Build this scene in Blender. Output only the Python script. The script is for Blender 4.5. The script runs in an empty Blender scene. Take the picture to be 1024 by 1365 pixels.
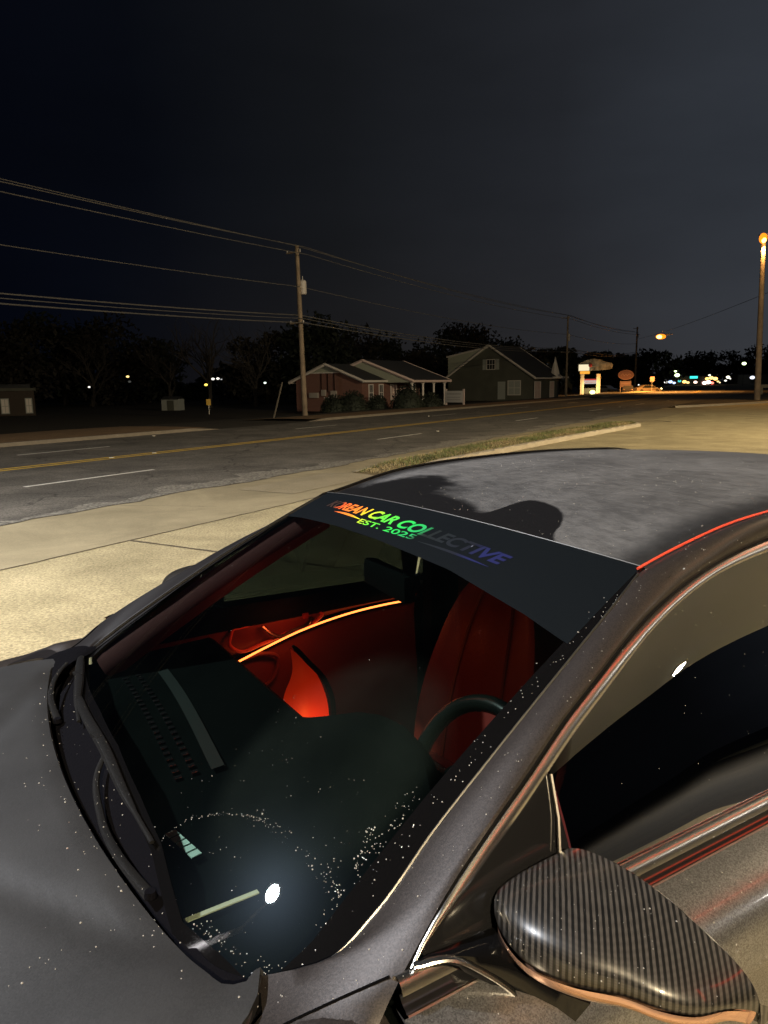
import bpy, bmesh, math, random
from math import sin, cos, pi, radians, sqrt, atan2, exp
from mathutils import Vector, Matrix
random.seed(11)
SC = bpy.context.scene
COL = SC.collection

# ------------------------------------------------------------------ camera, sky, lamps, exposure
H = 1.72
PITCH, ROLL = radians(9.73), radians(0.9)
cam_d = bpy.data.cameras.new("camera")
cam_d.sensor_fit = 'VERTICAL'
cam_d.angle_y = 2 * math.atan(682.5 / 986.0)
cam_d.clip_start = 0.02
cam_d.clip_end = 3000
cam = bpy.data.objects.new("camera", cam_d)
COL.objects.link(cam)
R_ = Vector((1, 0, 0)); F_ = Vector((0, cos(PITCH), -sin(PITCH))); U_ = Vector((0, sin(PITCH), cos(PITCH)))
rr = R_ * cos(ROLL) - U_ * sin(ROLL)
uu = R_ * sin(ROLL) + U_ * cos(ROLL)
M = Matrix(((rr.x, uu.x, -F_.x, 0), (rr.y, uu.y, -F_.y, 0), (rr.z, uu.z, -F_.z, H), (0, 0, 0, 1)))
cam.matrix_world = M
SC.camera = cam
SC.view_settings.view_transform = 'Standard'
SC.view_settings.look = 'None'
SC.view_settings.exposure = 0.0
SC.view_settings.gamma = 1.0

W = bpy.data.worlds.new("World")
SC.world = W
W.use_nodes = True
nt = W.node_tree
nt.nodes.clear()
def wn(t, **k):
    n = nt.nodes.new(t)
    for a, b in k.items(): setattr(n, a, b)
    return n
def wl(a, b): nt.links.new(a, b)
out = wn('ShaderNodeOutputWorld'); bg = wn('ShaderNodeBackground')
tc = wn('ShaderNodeTexCoord'); sep = wn('ShaderNodeSeparateXYZ')
wl(tc.outputs['Generated'], sep.inputs[0])
# town glow: brighter towards the right of the road, fading upward
dot = wn('ShaderNodeVectorMath', operation='DOT_PRODUCT'); dot.inputs[1].default_value = (0.80, 0.56, 0.20)
wl(tc.outputs['Generated'], dot.inputs[0])
ramp = wn('ShaderNodeValToRGB')
e = ramp.color_ramp.elements
e[0].position = 0.10; e[0].color = (0.0009, 0.0016, 0.0045, 1)
e[1].position = 1.0; e[1].color = (0.060, 0.070, 0.090, 1)
for p, c in ((0.35, (0.0026, 0.0034, 0.0060)), (0.55, (0.0078, 0.0088, 0.0108)), (0.75, (0.018, 0.0200, 0.0250)), (0.9, (0.036, 0.042, 0.053))):
    q = e.new(p); q.color = (*c, 1)
wl(dot.outputs['Value'], ramp.inputs[0])
# warm low glow near the horizon
hz = wn('ShaderNodeMapRange'); hz.inputs[1].default_value = 0.0; hz.inputs[2].default_value = 0.28
hz.inputs[3].default_value = 1.0; hz.inputs[4].default_value = 0.0
wl(sep.outputs[2], hz.inputs[0])
pw = wn('ShaderNodeMath', operation='POWER'); pw.inputs[1].default_value = 1.7; wl(hz.outputs[0], pw.inputs[0])
dot2 = wn('ShaderNodeVectorMath', operation='DOT_PRODUCT'); dot2.inputs[1].default_value = (0.30, 0.954, 0.0)
wl(tc.outputs['Generated'], dot2.inputs[0])
mr2 = wn('ShaderNodeMapRange'); mr2.inputs[1].default_value = 0.78; mr2.inputs[2].default_value = 1.0
wl(dot2.outputs['Value'], mr2.inputs[0])
mm = wn('ShaderNodeMath', operation='MULTIPLY'); wl(pw.outputs[0], mm.inputs[0]); wl(mr2.outputs[0], mm.inputs[1])
glow = wn('ShaderNodeMix', data_type='RGBA', blend_type='ADD')
glow.inputs[7].default_value = (0.013, 0.0105, 0.0085, 1)
wl(mm.outputs[0], glow.inputs[0]); wl(ramp.outputs[0], glow.inputs[6])
# faint low cloud
nz = wn('ShaderNodeTexNoise'); nz.inputs['Scale'].default_value = 2.2; nz.inputs['Detail'].default_value = 5
mp = wn('ShaderNodeMapping'); mp.inputs['Scale'].default_value = (1, 1, 3.0)
wl(tc.outputs['Generated'], mp.inputs[0]); wl(mp.outputs[0], nz.inputs['Vector'])
cr_ = wn('ShaderNodeMapRange'); cr_.inputs[1].default_value = 0.3; cr_.inputs[2].default_value = 0.75
cr_.inputs[3].default_value = 0.82; cr_.inputs[4].default_value = 1.25
wl(nz.outputs[0], cr_.inputs[0])
mul = wn('ShaderNodeMix', data_type='RGBA', blend_type='MULTIPLY'); mul.inputs[0].default_value = 1
wl(glow.outputs[2], mul.inputs[6]); wl(cr_.outputs[0], mul.inputs[7])
wl(mul.outputs[2], bg.inputs[0]); bg.inputs[1].default_value = 1.0
bk = wn('ShaderNodeMapRange'); bk.interpolation_type = 'SMOOTHSTEP'; bk.inputs[1].default_value = -.15; bk.inputs[2].default_value = .45; bk.inputs[3].default_value = .10; bk.inputs[4].default_value = .84
wl(sep.outputs[1], bk.inputs[0]); wl(bk.outputs[0], bg.inputs[1])      # the sky away from town, behind the viewer, is darker
wl(bg.outputs[0], out.inputs[0])

SKY_DONE = True
LAMP_COOL = 2400       # white flood lamp on the pole to the left
LAMP_WARM = 120       # each lamp under the canopy
LAMP_SODIUM = 900

# ------------------------------------------------------------------ helpers
def tag(o, label=None, cat=None, group=None, kind=None):
    if label: o['label'] = label
    if cat: o['category'] = cat
    if group: o['group'] = group
    if kind: o['kind'] = kind
    return o
def empty(name, loc=(0, 0, 0), rz=0.0, label=None, cat=None, group=None):
    o = bpy.data.objects.new(name, None); COL.objects.link(o)
    o.empty_display_size = 0.2
    o.location = loc; o.rotation_euler = (0, 0, rz)
    return tag(o, label, cat, group)
class MB:
    def __init__(s): s.v = []; s.f = []
    def add(s, vs, fs):
        b = len(s.v); s.v += [tuple(v) for v in vs]; s.f += [tuple(b + i for i in f) for f in fs]; return s
    def box(s, c, d, rz=0.0, bev=0.0, M=None):
        bm = bmesh.new(); bmesh.ops.create_cube(bm, size=1)
        for v in bm.verts: v.co = Vector((v.co.x * d[0], v.co.y * d[1], v.co.z * d[2]))
        if bev > 0: bmesh.ops.bevel(bm, geom=list(bm.edges), offset=bev, segments=2, affect='EDGES', profile=0.7)
        R = Matrix.Rotation(rz, 4, 'Z') if M is None else M
        bm.verts.index_update()
        vs = [tuple(R @ v.co + Vector(c)) for v in bm.verts]; fs = [[v.index for v in f.verts] for f in bm.faces]
        bm.free(); return s.add(vs, fs)
    def tube(s, path, r, n=8, cap=True, flat=1.0):
        path = [Vector(p) for p in path]; m = len(path); rs = r if isinstance(r, (list, tuple)) else [r] * m
        vs = []; fs = []; prev = None
        for i, p in enumerate(path):
            t = (path[min(i + 1, m - 1)] - path[max(i - 1, 0)]).normalized()
            if prev is None:
                a = Vector((0, 0, 1)) if abs(t.z) < .9 else Vector((1, 0, 0))
                x = t.cross(a).normalized()
            else:
                x = (prev - t * prev.dot(t)).normalized()
            prev = x; y = t.cross(x)
            for k in range(n):
                q = 2 * pi * k / n
                vs.append(p + (x * cos(q) + y * sin(q) * flat) * rs[i])
        for i in range(m - 1):
            for k in range(n):
                fs.append((i * n + k, i * n + (k + 1) % n, (i + 1) * n + (k + 1) % n, (i + 1) * n + k))
        if cap:
            fs.append(tuple(range(n))[::-1]); fs.append(tuple((m - 1) * n + k for k in range(n)))
        return s.add(vs, fs)
    def cyl(s, c, r, h, n=24, r2=None):
        return s.tube([(c[0], c[1], c[2]), (c[0], c[1], c[2] + h)], [r, r if r2 is None else r2], n)
    def grid(s, P, wrapu=False):
        nu = len(P); nv = len(P[0]); vs = [p for row in P for p in row]; fs = []
        for i in range(nu - (0 if wrapu else 1)):
            for j in range(nv - 1):
                a = i; b = (i + 1) % nu
                fs.append((a * nv + j, b * nv + j, b * nv + j + 1, a * nv + j + 1))
        return s.add(vs, fs)
    def sphere(s, c, r, n=10, m=6, sx=1, sy=1, sz=1):
        P = []
        for i in range(n):
            a = 2 * pi * i / n
            P.append([(c[0] + r * sx * cos(a) * sin(pi * j / m), c[1] + r * sy * sin(a) * sin(pi * j / m), c[2] + r * sz * cos(pi * j / m)) for j in range(m + 1)])
        return s.grid(P, wrapu=True)
    def build(s, name, mat, parent=None, smooth=True, loc=None):
        me = bpy.data.meshes.new(name); me.from_pydata([tuple(v) for v in s.v], [], s.f); me.update()
        if smooth:
            me.polygons.foreach_set('use_smooth', [True] * len(me.polygons))
            try: me.set_sharp_from_angle(angle=radians(38))
            except Exception: pass
        me.materials.append(mat)
        o = bpy.data.objects.new(name, me); COL.objects.link(o)
        if parent: o.parent = parent
        if loc: o.location = loc
        return o
def cat(pts, n):
    """Catmull-Rom resample of a point list to n points (by chord length)."""
    pts = [Vector(p) for p in pts]
    if len(pts) == 2: return [pts[0].lerp(pts[1], i / (n - 1)) for i in range(n)]
    L = [0]
    for a, b in zip(pts, pts[1:]): L.append(L[-1] + max((b - a).length, 1e-6))
    res = []
    for i in range(n):
        u = L[-1] * i / (n - 1); k = 0
        while k < len(L) - 2 and u > L[k + 1]: k += 1
        t = (u - L[k]) / (L[k + 1] - L[k])
        p1, p2 = pts[k], pts[k + 1]
        p0 = pts[k - 1] if k > 0 else p1 * 2 - p2
        p3 = pts[k + 2] if k + 2 < len(pts) else p2 * 2 - p1
        d1 = L[k + 1] - L[k]
        d0 = L[k] - L[k - 1] if k > 0 else d1
        d2 = L[k + 2] - L[k + 1] if k + 2 < len(pts) else d1
        m1 = ((p2 - p1) / d1 * d0 + (p1 - p0) / d0 * d1) / (d0 + d1) * d1
        m2 = ((p3 - p2) / d2 * d1 + (p2 - p1) / d1 * d2) / (d1 + d2) * d1
        res.append(p1 * (2 * t**3 - 3 * t * t + 1) + m1 * (t**3 - 2 * t * t + t) + p2 * (-2 * t**3 + 3 * t * t) + m2 * (t**3 - t * t))
    return res
def loft(curves, nu, nv):
    C = [cat(c, nu) for c in curves]
    return [cat([c[i] for c in C], nv) for i in range(nu)]
def lin(x, xs, ys):
    if x <= xs[0]: return ys[0]
    for a, b, c, d in zip(xs, xs[1:], ys, ys[1:]):
        if x <= b: return c + (d - c) * (x - a) / (b - a)
    return ys[-1]
def mir(P): return [[(p[0], -p[1], p[2]) for p in row] for row in P]
def mirc(c): return [(p[0], -p[1], p[2]) for p in c]
def sst(a, b, x):
    t = min(1, max(0, (x - a) / (b - a))); return t * t * (3 - 2 * t)

# ------------------------------------------------------------------ materials
def mat(name, col, rough=.6, metal=0., spec=.5, coat=0., emit=None, es=0., bump=None, var=None, coatr=.08, extra=None):
    m = bpy.data.materials.new(name); m.use_nodes = True
    t = m.node_tree; b = t.nodes['Principled BSDF']
    b.inputs['Base Color'].default_value = (*col, 1); b.inputs['Roughness'].default_value = rough
    b.inputs['Metallic'].default_value = metal; b.inputs['Specular IOR Level'].default_value = spec
    b.inputs['Coat Weight'].default_value = coat; b.inputs['Coat Roughness'].default_value = coatr
    if emit: b.inputs['Emission Color'].default_value = (*emit, 1); b.inputs['Emission Strength'].default_value = es
    co = t.nodes.new('ShaderNodeTexCoord')
    if var:   # (scale, amount, detail)
        n = t.nodes.new('ShaderNodeTexNoise'); n.inputs['Scale'].default_value = var[0]; n.inputs['Detail'].default_value = var[2] if len(var) > 2 else 4
        t.links.new(co.outputs['Object'], n.inputs['Vector'])
        r = t.nodes.new('ShaderNodeMapRange'); r.inputs[1].default_value = .3; r.inputs[2].default_value = .7
        r.inputs[3].default_value = 1 - var[1]; r.inputs[4].default_value = 1 + var[1]
        t.links.new(n.outputs[0], r.inputs[0])
        x = t.nodes.new('ShaderNodeMix'); x.data_type = 'RGBA'; x.blend_type = 'MULTIPLY'; x.inputs[0].default_value = 1
        x.inputs[6].default_value = (*col, 1); t.links.new(r.outputs[0], x.inputs[7]); t.links.new(x.outputs[2], b.inputs['Base Color'])
    if bump:  # (scale, strength, distance)
        n = t.nodes.new('ShaderNodeTexNoise'); n.inputs['Scale'].default_value = bump[0]; n.inputs['Detail'].default_value = 5
        t.links.new(co.outputs['Object'], n.inputs['Vector'])
        q = t.nodes.new('ShaderNodeBump'); q.inputs['Strength'].default_value = bump[1]; q.inputs['Distance'].default_value = bump[2]
        t.links.new(n.outputs[0], q.inputs['Height']); t.links.new(q.outputs[0], b.inputs['Normal'])
    return m
def glassmat(name, tint, rough=0.0, blend=None, ior=1.5, haze=0.0, film=0.0, patch=False):
    m = bpy.data.materials.new(name); m.use_nodes = True; t = m.node_tree; t.nodes.clear()
    o = t.nodes.new('ShaderNodeOutputMaterial'); mx = t.nodes.new('ShaderNodeMixShader')
    a = t.nodes.new('ShaderNodeBsdfTransparent'); a.inputs[0].default_value = (*tint, 1)
    g = t.nodes.new('ShaderNodeBsdfGlossy'); g.inputs['Roughness'].default_value = rough
    f = t.nodes.new('ShaderNodeFresnel'); f.inputs[0].default_value = ior
    t.links.new(f.outputs[0], mx.inputs[0]); t.links.new(a.outputs[0], mx.inputs[1]); t.links.new(g.outputs[0], mx.inputs[2])
    last = mx
    if haze > 0:     # thin film of dust and damp on the glass
        d = t.nodes.new('ShaderNodeBsdfDiffuse'); d.inputs[0].default_value = (.55, .6, .6, 1)
        nz = t.nodes.new('ShaderNodeTexNoise'); nz.inputs['Scale'].default_value = 6; nz.inputs['Detail'].default_value = 6
        c = t.nodes.new('ShaderNodeTexCoord'); t.links.new(c.outputs['Object'], nz.inputs['Vector'])
        r = t.nodes.new('ShaderNodeMapRange'); r.inputs[1].default_value = .35; r.inputs[2].default_value = .8; r.inputs[3].default_value = haze * .4; r.inputs[4].default_value = haze * 2
        t.links.new(nz.outputs[0], r.inputs[0])
        if patch:     # soft-edged greenish patch with more of the haze
            vd = t.nodes.new('ShaderNodeVectorMath'); vd.operation = 'SUBTRACT'; vd.inputs[1].default_value = (.52, -.45, 1.09); t.links.new(c.outputs['Object'], vd.inputs[0])
            vs_ = t.nodes.new('ShaderNodeVectorMath'); vs_.operation = 'MULTIPLY'; vs_.inputs[1].default_value = (4.4, 5.2, 2.0); t.links.new(vd.outputs[0], vs_.inputs[0])
            vl = t.nodes.new('ShaderNodeVectorMath'); vl.operation = 'LENGTH'; t.links.new(vs_.outputs[0], vl.inputs[0])
            pr = t.nodes.new('ShaderNodeMapRange'); pr.interpolation_type = 'SMOOTHSTEP'; pr.inputs[1].default_value = 1.0; pr.inputs[2].default_value = .72; pr.inputs[3].default_value = 0; pr.inputs[4].default_value = .009; t.links.new(vl.outputs['Value'], pr.inputs[0])
            pm = t.nodes.new('ShaderNodeMath'); pm.operation = 'MULTIPLY'; t.links.new(pr.outputs[0], pm.inputs[0]); t.links.new(nz.outputs[0], pm.inputs[1])
            pa = t.nodes.new('ShaderNodeMath'); pa.operation = 'ADD'; t.links.new(pm.outputs[0], pa.inputs[0]); t.links.new(r.outputs[0], pa.inputs[1]); r = pa
            d.inputs[0].default_value = (.42, .62, .56, 1)
        m2 = t.nodes.new('ShaderNodeMixShader'); t.links.new(r.outputs[0], m2.inputs[0]); t.links.new(mx.outputs[0], m2.inputs[1]); t.links.new(d.outputs[0], m2.inputs[2]); last = m2
    if film > 0:     # wet film: spreads a lamp's reflection into a soft glow
        g2 = t.nodes.new('ShaderNodeBsdfGlossy'); g2.inputs['Roughness'].default_value = .24; g2.inputs['Color'].default_value = (.62, .80, 1.0, 1)
        m3 = t.nodes.new('ShaderNodeMixShader'); m3.inputs[0].default_value = film; t.links.new(last.outputs[0], m3.inputs[1]); t.links.new(g2.outputs[0], m3.inputs[2]); last = m3
    t.links.new(last.outputs[0], o.inputs[0]); return m
def emis(name, col, s):
    m = bpy.data.materials.new(name); m.use_nodes = True; t = m.node_tree; t.nodes.clear()
    o = t.nodes.new('ShaderNodeOutputMaterial'); e = t.nodes.new('ShaderNodeEmission')
    e.inputs[0].default_value = (*col, 1); e.inputs[1].default_value = s; t.links.new(e.outputs[0], o.inputs[0]); return m
def dirty(m, fn):
    fn(m.node_tree, m.node_tree.nodes['Principled BSDF']); return m

def paint_nodes(col, dewcol, flake=420, dewfac=.5, edge=None):
    """satin metallic wrap with flakes and a patchy film of dew"""
    def f(t, b):
        N = t.nodes.new; L = t.links.new
        c = N('ShaderNodeTexCoord')
        vo = N('ShaderNodeTexVoronoi'); vo.inputs['Scale'].default_value = flake; L(c.outputs['Object'], vo.inputs['Vector'])
        sp = N('ShaderNodeSeparateColor'); L(vo.outputs['Color'], sp.inputs[0])
        r = N('ShaderNodeMapRange'); r.inputs[3].default_value = .55; r.inputs[4].default_value = 1.6; L(sp.outputs[0], r.inputs[0])
        x = N('ShaderNodeMix'); x.data_type = 'RGBA'; x.blend_type = 'MULTIPLY'; x.inputs[0].default_value = 1
        x.inputs[6].default_value = (*col, 1); L(r.outputs[0], x.inputs[7])
        nz = N('ShaderNodeTexNoise'); nz.inputs['Scale'].default_value = 5; nz.inputs['Detail'].default_value = 8; nz.inputs['Roughness'].default_value = .65
        L(c.outputs['Object'], nz.inputs['Vector'])
        fr = N('ShaderNodeTexNoise'); fr.inputs['Scale'].default_value = 260; fr.inputs['Detail'].default_value = 3; L(c.outputs['Object'], fr.inputs['Vector'])
        mr = N('ShaderNodeMapRange'); mr.inputs[1].default_value = .35; mr.inputs[2].default_value = .7; mr.inputs[3].default_value = dewfac * .45; mr.inputs[4].default_value = dewfac
        L(nz.outputs[0], mr.inputs[0])
        x2 = N('ShaderNodeMix'); x2.data_type = 'RGBA'; L(mr.outputs[0], x2.inputs[0]); L(x.outputs[2], x2.inputs[6]); x2.inputs[7].default_value = (*dewcol, 1)
        L(x2.outputs[2], b.inputs['Base Color'])
        bu = N('ShaderNodeBump'); bu.inputs['Strength'].default_value = .16; bu.inputs['Distance'].default_value = .001; L(fr.outputs[0], bu.inputs['Height']); L(bu.outputs[0], b.inputs['Normal'])
    return f
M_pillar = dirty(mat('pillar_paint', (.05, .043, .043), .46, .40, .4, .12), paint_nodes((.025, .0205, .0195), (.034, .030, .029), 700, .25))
M_shadep = mat('far_pillar_shaded', (.008, .007, .008), .55, 0, .12)  # darkened copy of the pillar paint, shade put into the colour
M_hood = dirty(mat('hood_paint', (.05, .05, .05), .5, .35, .5, 0), paint_nodes((.015, .015, .016), (.040, .041, .044), 500, .8))
M_door = dirty(mat('door_paint', (.1, .1, .1), .32, .8, .5, .4), paint_nodes((.20, .20, .21), (.25, .25, .26), 600, .3))
M_black = mat('gloss_black', (.008, .008, .009), .12, 0, .5, .6)
M_rub = mat('rubber', (.007, .007, .0075), .5, 0, .12, bump=(160, .4, .002))
M_plastic = mat('cowl_plastic', (.0030, .0030, .0045), .9, 0, .03, bump=(90, .5, .004))
M_chrome = mat('chrome', (.62, .6, .56), .27, 1.0)
M_satin = mat('satin_chrome', (.42, .40, .37), .3, 1.0)
M_ws = glassmat('windshield_glass', (.66, .78, .72), 0.0, haze=.0005, film=.0005, patch=True)
M_side = glassmat('tinted_glass', (.10, .11, .10), .0, ior=1.55)
M_pside = glassmat('tinted_rear_glass', (.035, .042, .038), .0, ior=1.25)
M_frit = mat('black_border', (.003, .003, .0035), .04, 0, .4)
M_banner = mat('banner_vinyl', (.0035, .0050, .0070), .6, 0, .04, bump=(30, .05, .002))
M_dash = mat('dash_plastic', (.0020, .0027, .0025), .8, 0, .02, bump=(300, .3, .001))
M_dashrefl = mat('dash_reflection', (.007, .010, .009), .5, 0, .5)  # lighter grey green, a reflection put into the colour
M_seat = mat('red_leather', (.16, .022, .018), .45, 0, .4, bump=(120, .3, .002))
M_seatd = mat('dark_red_leather', (.16, .025, .018), .5)
M_seatb = mat('black_leather', (.02, .018, .018), .5, 0, .4)
M_doorin = mat('door_lining', (.13, .03, .022), .55, 0, .4, bump=(200, .2, .001))
M_bezel = mat('red_bezel', (.5, .09, .06), .4)
M_cloth = mat('headliner', (.22, .19, .17), .9)
M_wheelr = mat('steering_leather', (.004, .005, .005), .25, 0, .4, .15)
M_tyre = mat('tyre_rubber', (.015, .015, .015), .8)
M_rim = mat('alloy', (.25, .25, .26), .3, 1.0)
M_strip = emis('ambient_strip', (1.0, .17, .035), 6.5)
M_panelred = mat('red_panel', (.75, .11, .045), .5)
M_redrefl = mat('painted_red_reflection', (.60, .06, .03), .4)  # red reflection painted into the moulding colour
M_seal = mat('header_trim', (.10, .10, .10), .5, .6)
M_drop = mat('water_drop', (.30, .30, .30), .04, 0, .9, coat=1)
M_mirror = mat('mirror_glass', (.8, .8, .8), .02, 1.0)
M_lens = mat('signal_lens', (.62, .36, .24), .12, .7, .6, .8)
M_vin = mat('printed_plate', (.55, .68, .60), .5)
M_pale = mat('pale_strip', (.50, .44, .36), .6)

def roof_mat():
    m = mat('roof_wrap', (.02, .02, .02), .3, 0, .5)
    t = m.node_tree; b = t.nodes['Principled BSDF']; N = t.nodes.new; L = t.links.new
    c = N('ShaderNodeTexCoord'); s = N('ShaderNodeSeparateXYZ'); L(c.outputs['Object'], s.inputs[0])
    # darker zone next to the header: its rear border as a curve of the lateral position
    fc = N('ShaderNodeFloatCurve'); cu = fc.mapping.curves[0]
    pts = [(-.62, 1.09), (-.57, 1.068), (-.50, 1.056), (-.43, 1.062), (-.355, 1.10), (-.32, 1.155), (-.27, 1.205), (-.215, 1.232), (-.16, 1.238), (-.128, 1.215), (-.118, 1.15), (-.10, 1.125),
           (-.05, 1.14), (.03, 1.165), (.10, 1.195), (.16, 1.225), (.21, 1.265), (.285, 1.292), (.36, 1.275), (.42, 1.25), (.52, 1.156), (.60, 1.10)]
    while len(cu.points) > 2: cu.points.remove(cu.points[1])
    X = lambda y: (y + .7) / 1.4
    Yv = lambda x: (x - 1.0) / .4
    cu.points[0].location = (X(-.7), Yv(1.12)); cu.points[1].location = (X(.7), Yv(1.05))
    for y, x in pts: cu.points.new(X(y), Yv(x))
    fc.mapping.use_clip = False; fc.mapping.update()
    nz = N('ShaderNodeTexNoise'); nz.inputs['Scale'].default_value = 9; nz.inputs['Detail'].default_value = 7; nz.inputs['Roughness'].default_value = .6
    mp = N('ShaderNodeMapping'); mp.inputs['Scale'].default_value = (1, .35, 1); L(c.outputs['Object'], mp.inputs[0]); L(mp.outputs[0], nz.inputs['Vector'])
    my = N('ShaderNodeMapRange'); my.clamp = True; my.inputs[1].default_value = -.7; my.inputs[2].default_value = .7; L(s.outputs[1], my.inputs[0])
    L(my.outputs[0], fc.inputs['Value'])
    def math_(op, a, bb):
        n = N('ShaderNodeMath'); n.operation = op
        for i, v in enumerate((a, bb)):
            if isinstance(v, (int, float)): n.inputs[i].default_value = v
            else: L(v, n.inputs[i])
        return n.outputs[0]
    xb = math_('ADD', math_('MULTIPLY', fc.outputs[0], .4), 1.0)
    # the border is crisp on the driver's side and streaky towards the passenger's side
    soft = N('ShaderNodeMapRange'); soft.inputs[1].default_value = -.15; soft.inputs[2].default_value = .25; soft.inputs[3].default_value = .012; soft.inputs[4].default_value = .10; L(s.outputs[1], soft.inputs[0])
    nn = math_('MULTIPLY', math_('SUBTRACT', nz.outputs[0], .5), math_('MULTIPLY', soft.outputs[0], 3.2))
    d = math_('ADD', math_('SUBTRACT', s.outputs[0], xb), nn)
    q = math_('DIVIDE', d, soft.outputs[0])
    mk = N('ShaderNodeMapRange'); mk.interpolation_type = 'SMOOTHSTEP'; mk.inputs[1].default_value = -.25; mk.inputs[2].default_value = .75; L(q, mk.inputs[0])
    # dew texture: fine streaks
    n2 = N('ShaderNodeTexNoise'); n2.inputs['Scale'].default_value = 38; n2.inputs['Detail'].default_value = 10; n2.inputs['Roughness'].default_value = .82
    mp2 = N('ShaderNodeMapping'); mp2.inputs['Scale'].default_value = (1, .5, 1); mp2.inputs['Rotation'].default_value = (0, 0, .25); L(c.outputs['Object'], mp2.inputs[0]); L(mp2.outputs[0], n2.inputs['Vector'])
    r2 = N('ShaderNodeMapRange'); r2.inputs[1].default_value = .36; r2.inputs[2].default_value = .60; r2.inputs[3].default_value = .52; r2.inputs[4].default_value = 1.05; L(n2.outputs[0], r2.inputs[0])
    n3 = N('ShaderNodeTexNoise'); n3.inputs['Scale'].default_value = 3.0; n3.inputs['Detail'].default_value = 4; L(c.outputs['Object'], n3.inputs['Vector'])
    r3 = N('ShaderNodeMapRange'); r3.inputs[1].default_value = .35; r3.inputs[2].default_value = .65; r3.inputs[3].default_value = .66; r3.inputs[4].default_value = 1.1; L(n3.outputs[0], r3.inputs[0])
    # dew thins out along the roof edges
    ay = math_('ABSOLUTE', s.outputs[1], 0)
    ed = N('ShaderNodeMapRange'); ed.interpolation_type = 'SMOOTHSTEP'; ed.inputs[1].default_value = .47; ed.inputs[2].default_value = .57; ed.inputs[3].default_value = 1; ed.inputs[4].default_value = .15; L(ay, ed.inputs[0])
    fac = math_('MULTIPLY', math_('MULTIPLY', math_('MULTIPLY', mk.outputs[0], r2.outputs[0]), r3.outputs[0]), ed.outputs[0])
    x = N('ShaderNodeMix'); x.data_type = 'RGBA'; L(fac, x.inputs[0]); x.inputs[6].default_value = (.005, .005, .006, 1); x.inputs[7].default_value = (.080, .083, .092, 1)
    L(x.outputs[2], b.inputs['Base Color'])
    ro = N('ShaderNodeMapRange'); ro.inputs[3].default_value = .36; ro.inputs[4].default_value = .9; L(fac, ro.inputs[0]); L(ro.outputs[0], b.inputs['Roughness'])
    bu = N('ShaderNodeBump'); bu.inputs['Strength'].default_value = .5; bu.inputs['Distance'].default_value = .002; L(n2.outputs[0], bu.inputs['Height']); L(bu.outputs[0], b.inputs['Normal'])
    return m
M_roof = roof_mat()

def carbon_mat():
    m = mat('carbon_fibre', (.03, .03, .03), .34, .2, .5, .7, coatr=.05)
    t = m.node_tree; b = t.nodes['Principled BSDF']; N = t.nodes.new; L = t.links.new
    c = N('ShaderNodeTexCoord'); w = N('ShaderNodeTexWave'); w.wave_type = 'BANDS'; w.bands_direction = 'X'
    mp = N('ShaderNodeMapping'); mp.inputs['Rotation'].default_value = CARBON_ROT; L(c.outputs['Object'], mp.inputs[0]); L(mp.outputs[0], w.inputs['Vector'])
    w.inputs['Scale'].default_value = 46; w.inputs['Distortion'].default_value = .25; w.inputs['Detail'].default_value = 2; w.inputs['Detail Scale'].default_value = 1.5
    r = N('ShaderNodeValToRGB'); e = r.color_ramp.elements; e[0].position = .35; e[0].color = (.006, .006, .006, 1); e[1].position = .65; e[1].color = (.058, .053, .049, 1)
    w2 = N('ShaderNodeTexWave'); w2.wave_type = 'BANDS'; w2.bands_direction = 'Z'; w2.inputs['Scale'].default_value = 95; w2.inputs['Distortion'].default_value = .6; L(mp.outputs[0], w2.inputs['Vector'])
    rw = N('ShaderNodeMapRange'); rw.inputs[3].default_value = .86; rw.inputs[4].default_value = 1.06; L(w2.outputs[0], rw.inputs[0])
    xm = N('ShaderNodeMix'); xm.data_type = 'RGBA'; xm.blend_type = 'MULTIPLY'; xm.inputs[0].default_value = 1; L(r.outputs[0], xm.inputs[6]); L(rw.outputs[0], xm.inputs[7])
    L(w.outputs[0], r.inputs[0]); L(xm.outputs[2], b.inputs['Base Color'])
    return m
CARBON_ROT = (0, 0, radians(45))
M_carbon = carbon_mat()

# ================================================================== THE CAR
# car space: X towards the tail, Y towards the passenger side, Z up, origin on the ground
CA = radians(57.5)
car = empty('parked_car', (-cos(CA) * 1.43, sin(CA) * 1.43, 0), atan2(cos(CA), sin(CA)),
            'dark charcoal sedan with dew on its roof, red lit cabin and lettered windshield banner', 'car')

def wsp(s, t, off=0.0):
    b = (.175 + .085 * s * s, .70 * s, .955 - .03 * s * s)
    e_ = (1.02 + .065 * s * s, .612 * s, 1.425 - .037 * s * s)
    k = .022 * 4 * t * (1 - t) + off
    return (b[0] * (1 - t) + e_[0] * t - .45 * k, b[1] * (1 - t) + e_[1] * t, b[2] * (1 - t) + e_[2] * t + .89 * k)
RX = [1.0, 1.085, 1.2, 1.32, 1.49, 1.7, 2.0, 2.3, 2.6, 2.9]
RZ = [1.375, 1.388, 1.413, 1.436, 1.451, 1.459, 1.462, 1.452, 1.43, 1.395]
_rz = cat([(a, 0, b) for a, b in zip(RX, RZ)], 120)
RXs = [p.x for p in _rz]; RZs = [p.z for p in _rz]
def roofz(x, y): return lin(x, RXs, RZs) + .022 * (1 - (abs(y) / .6) ** 2)
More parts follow.
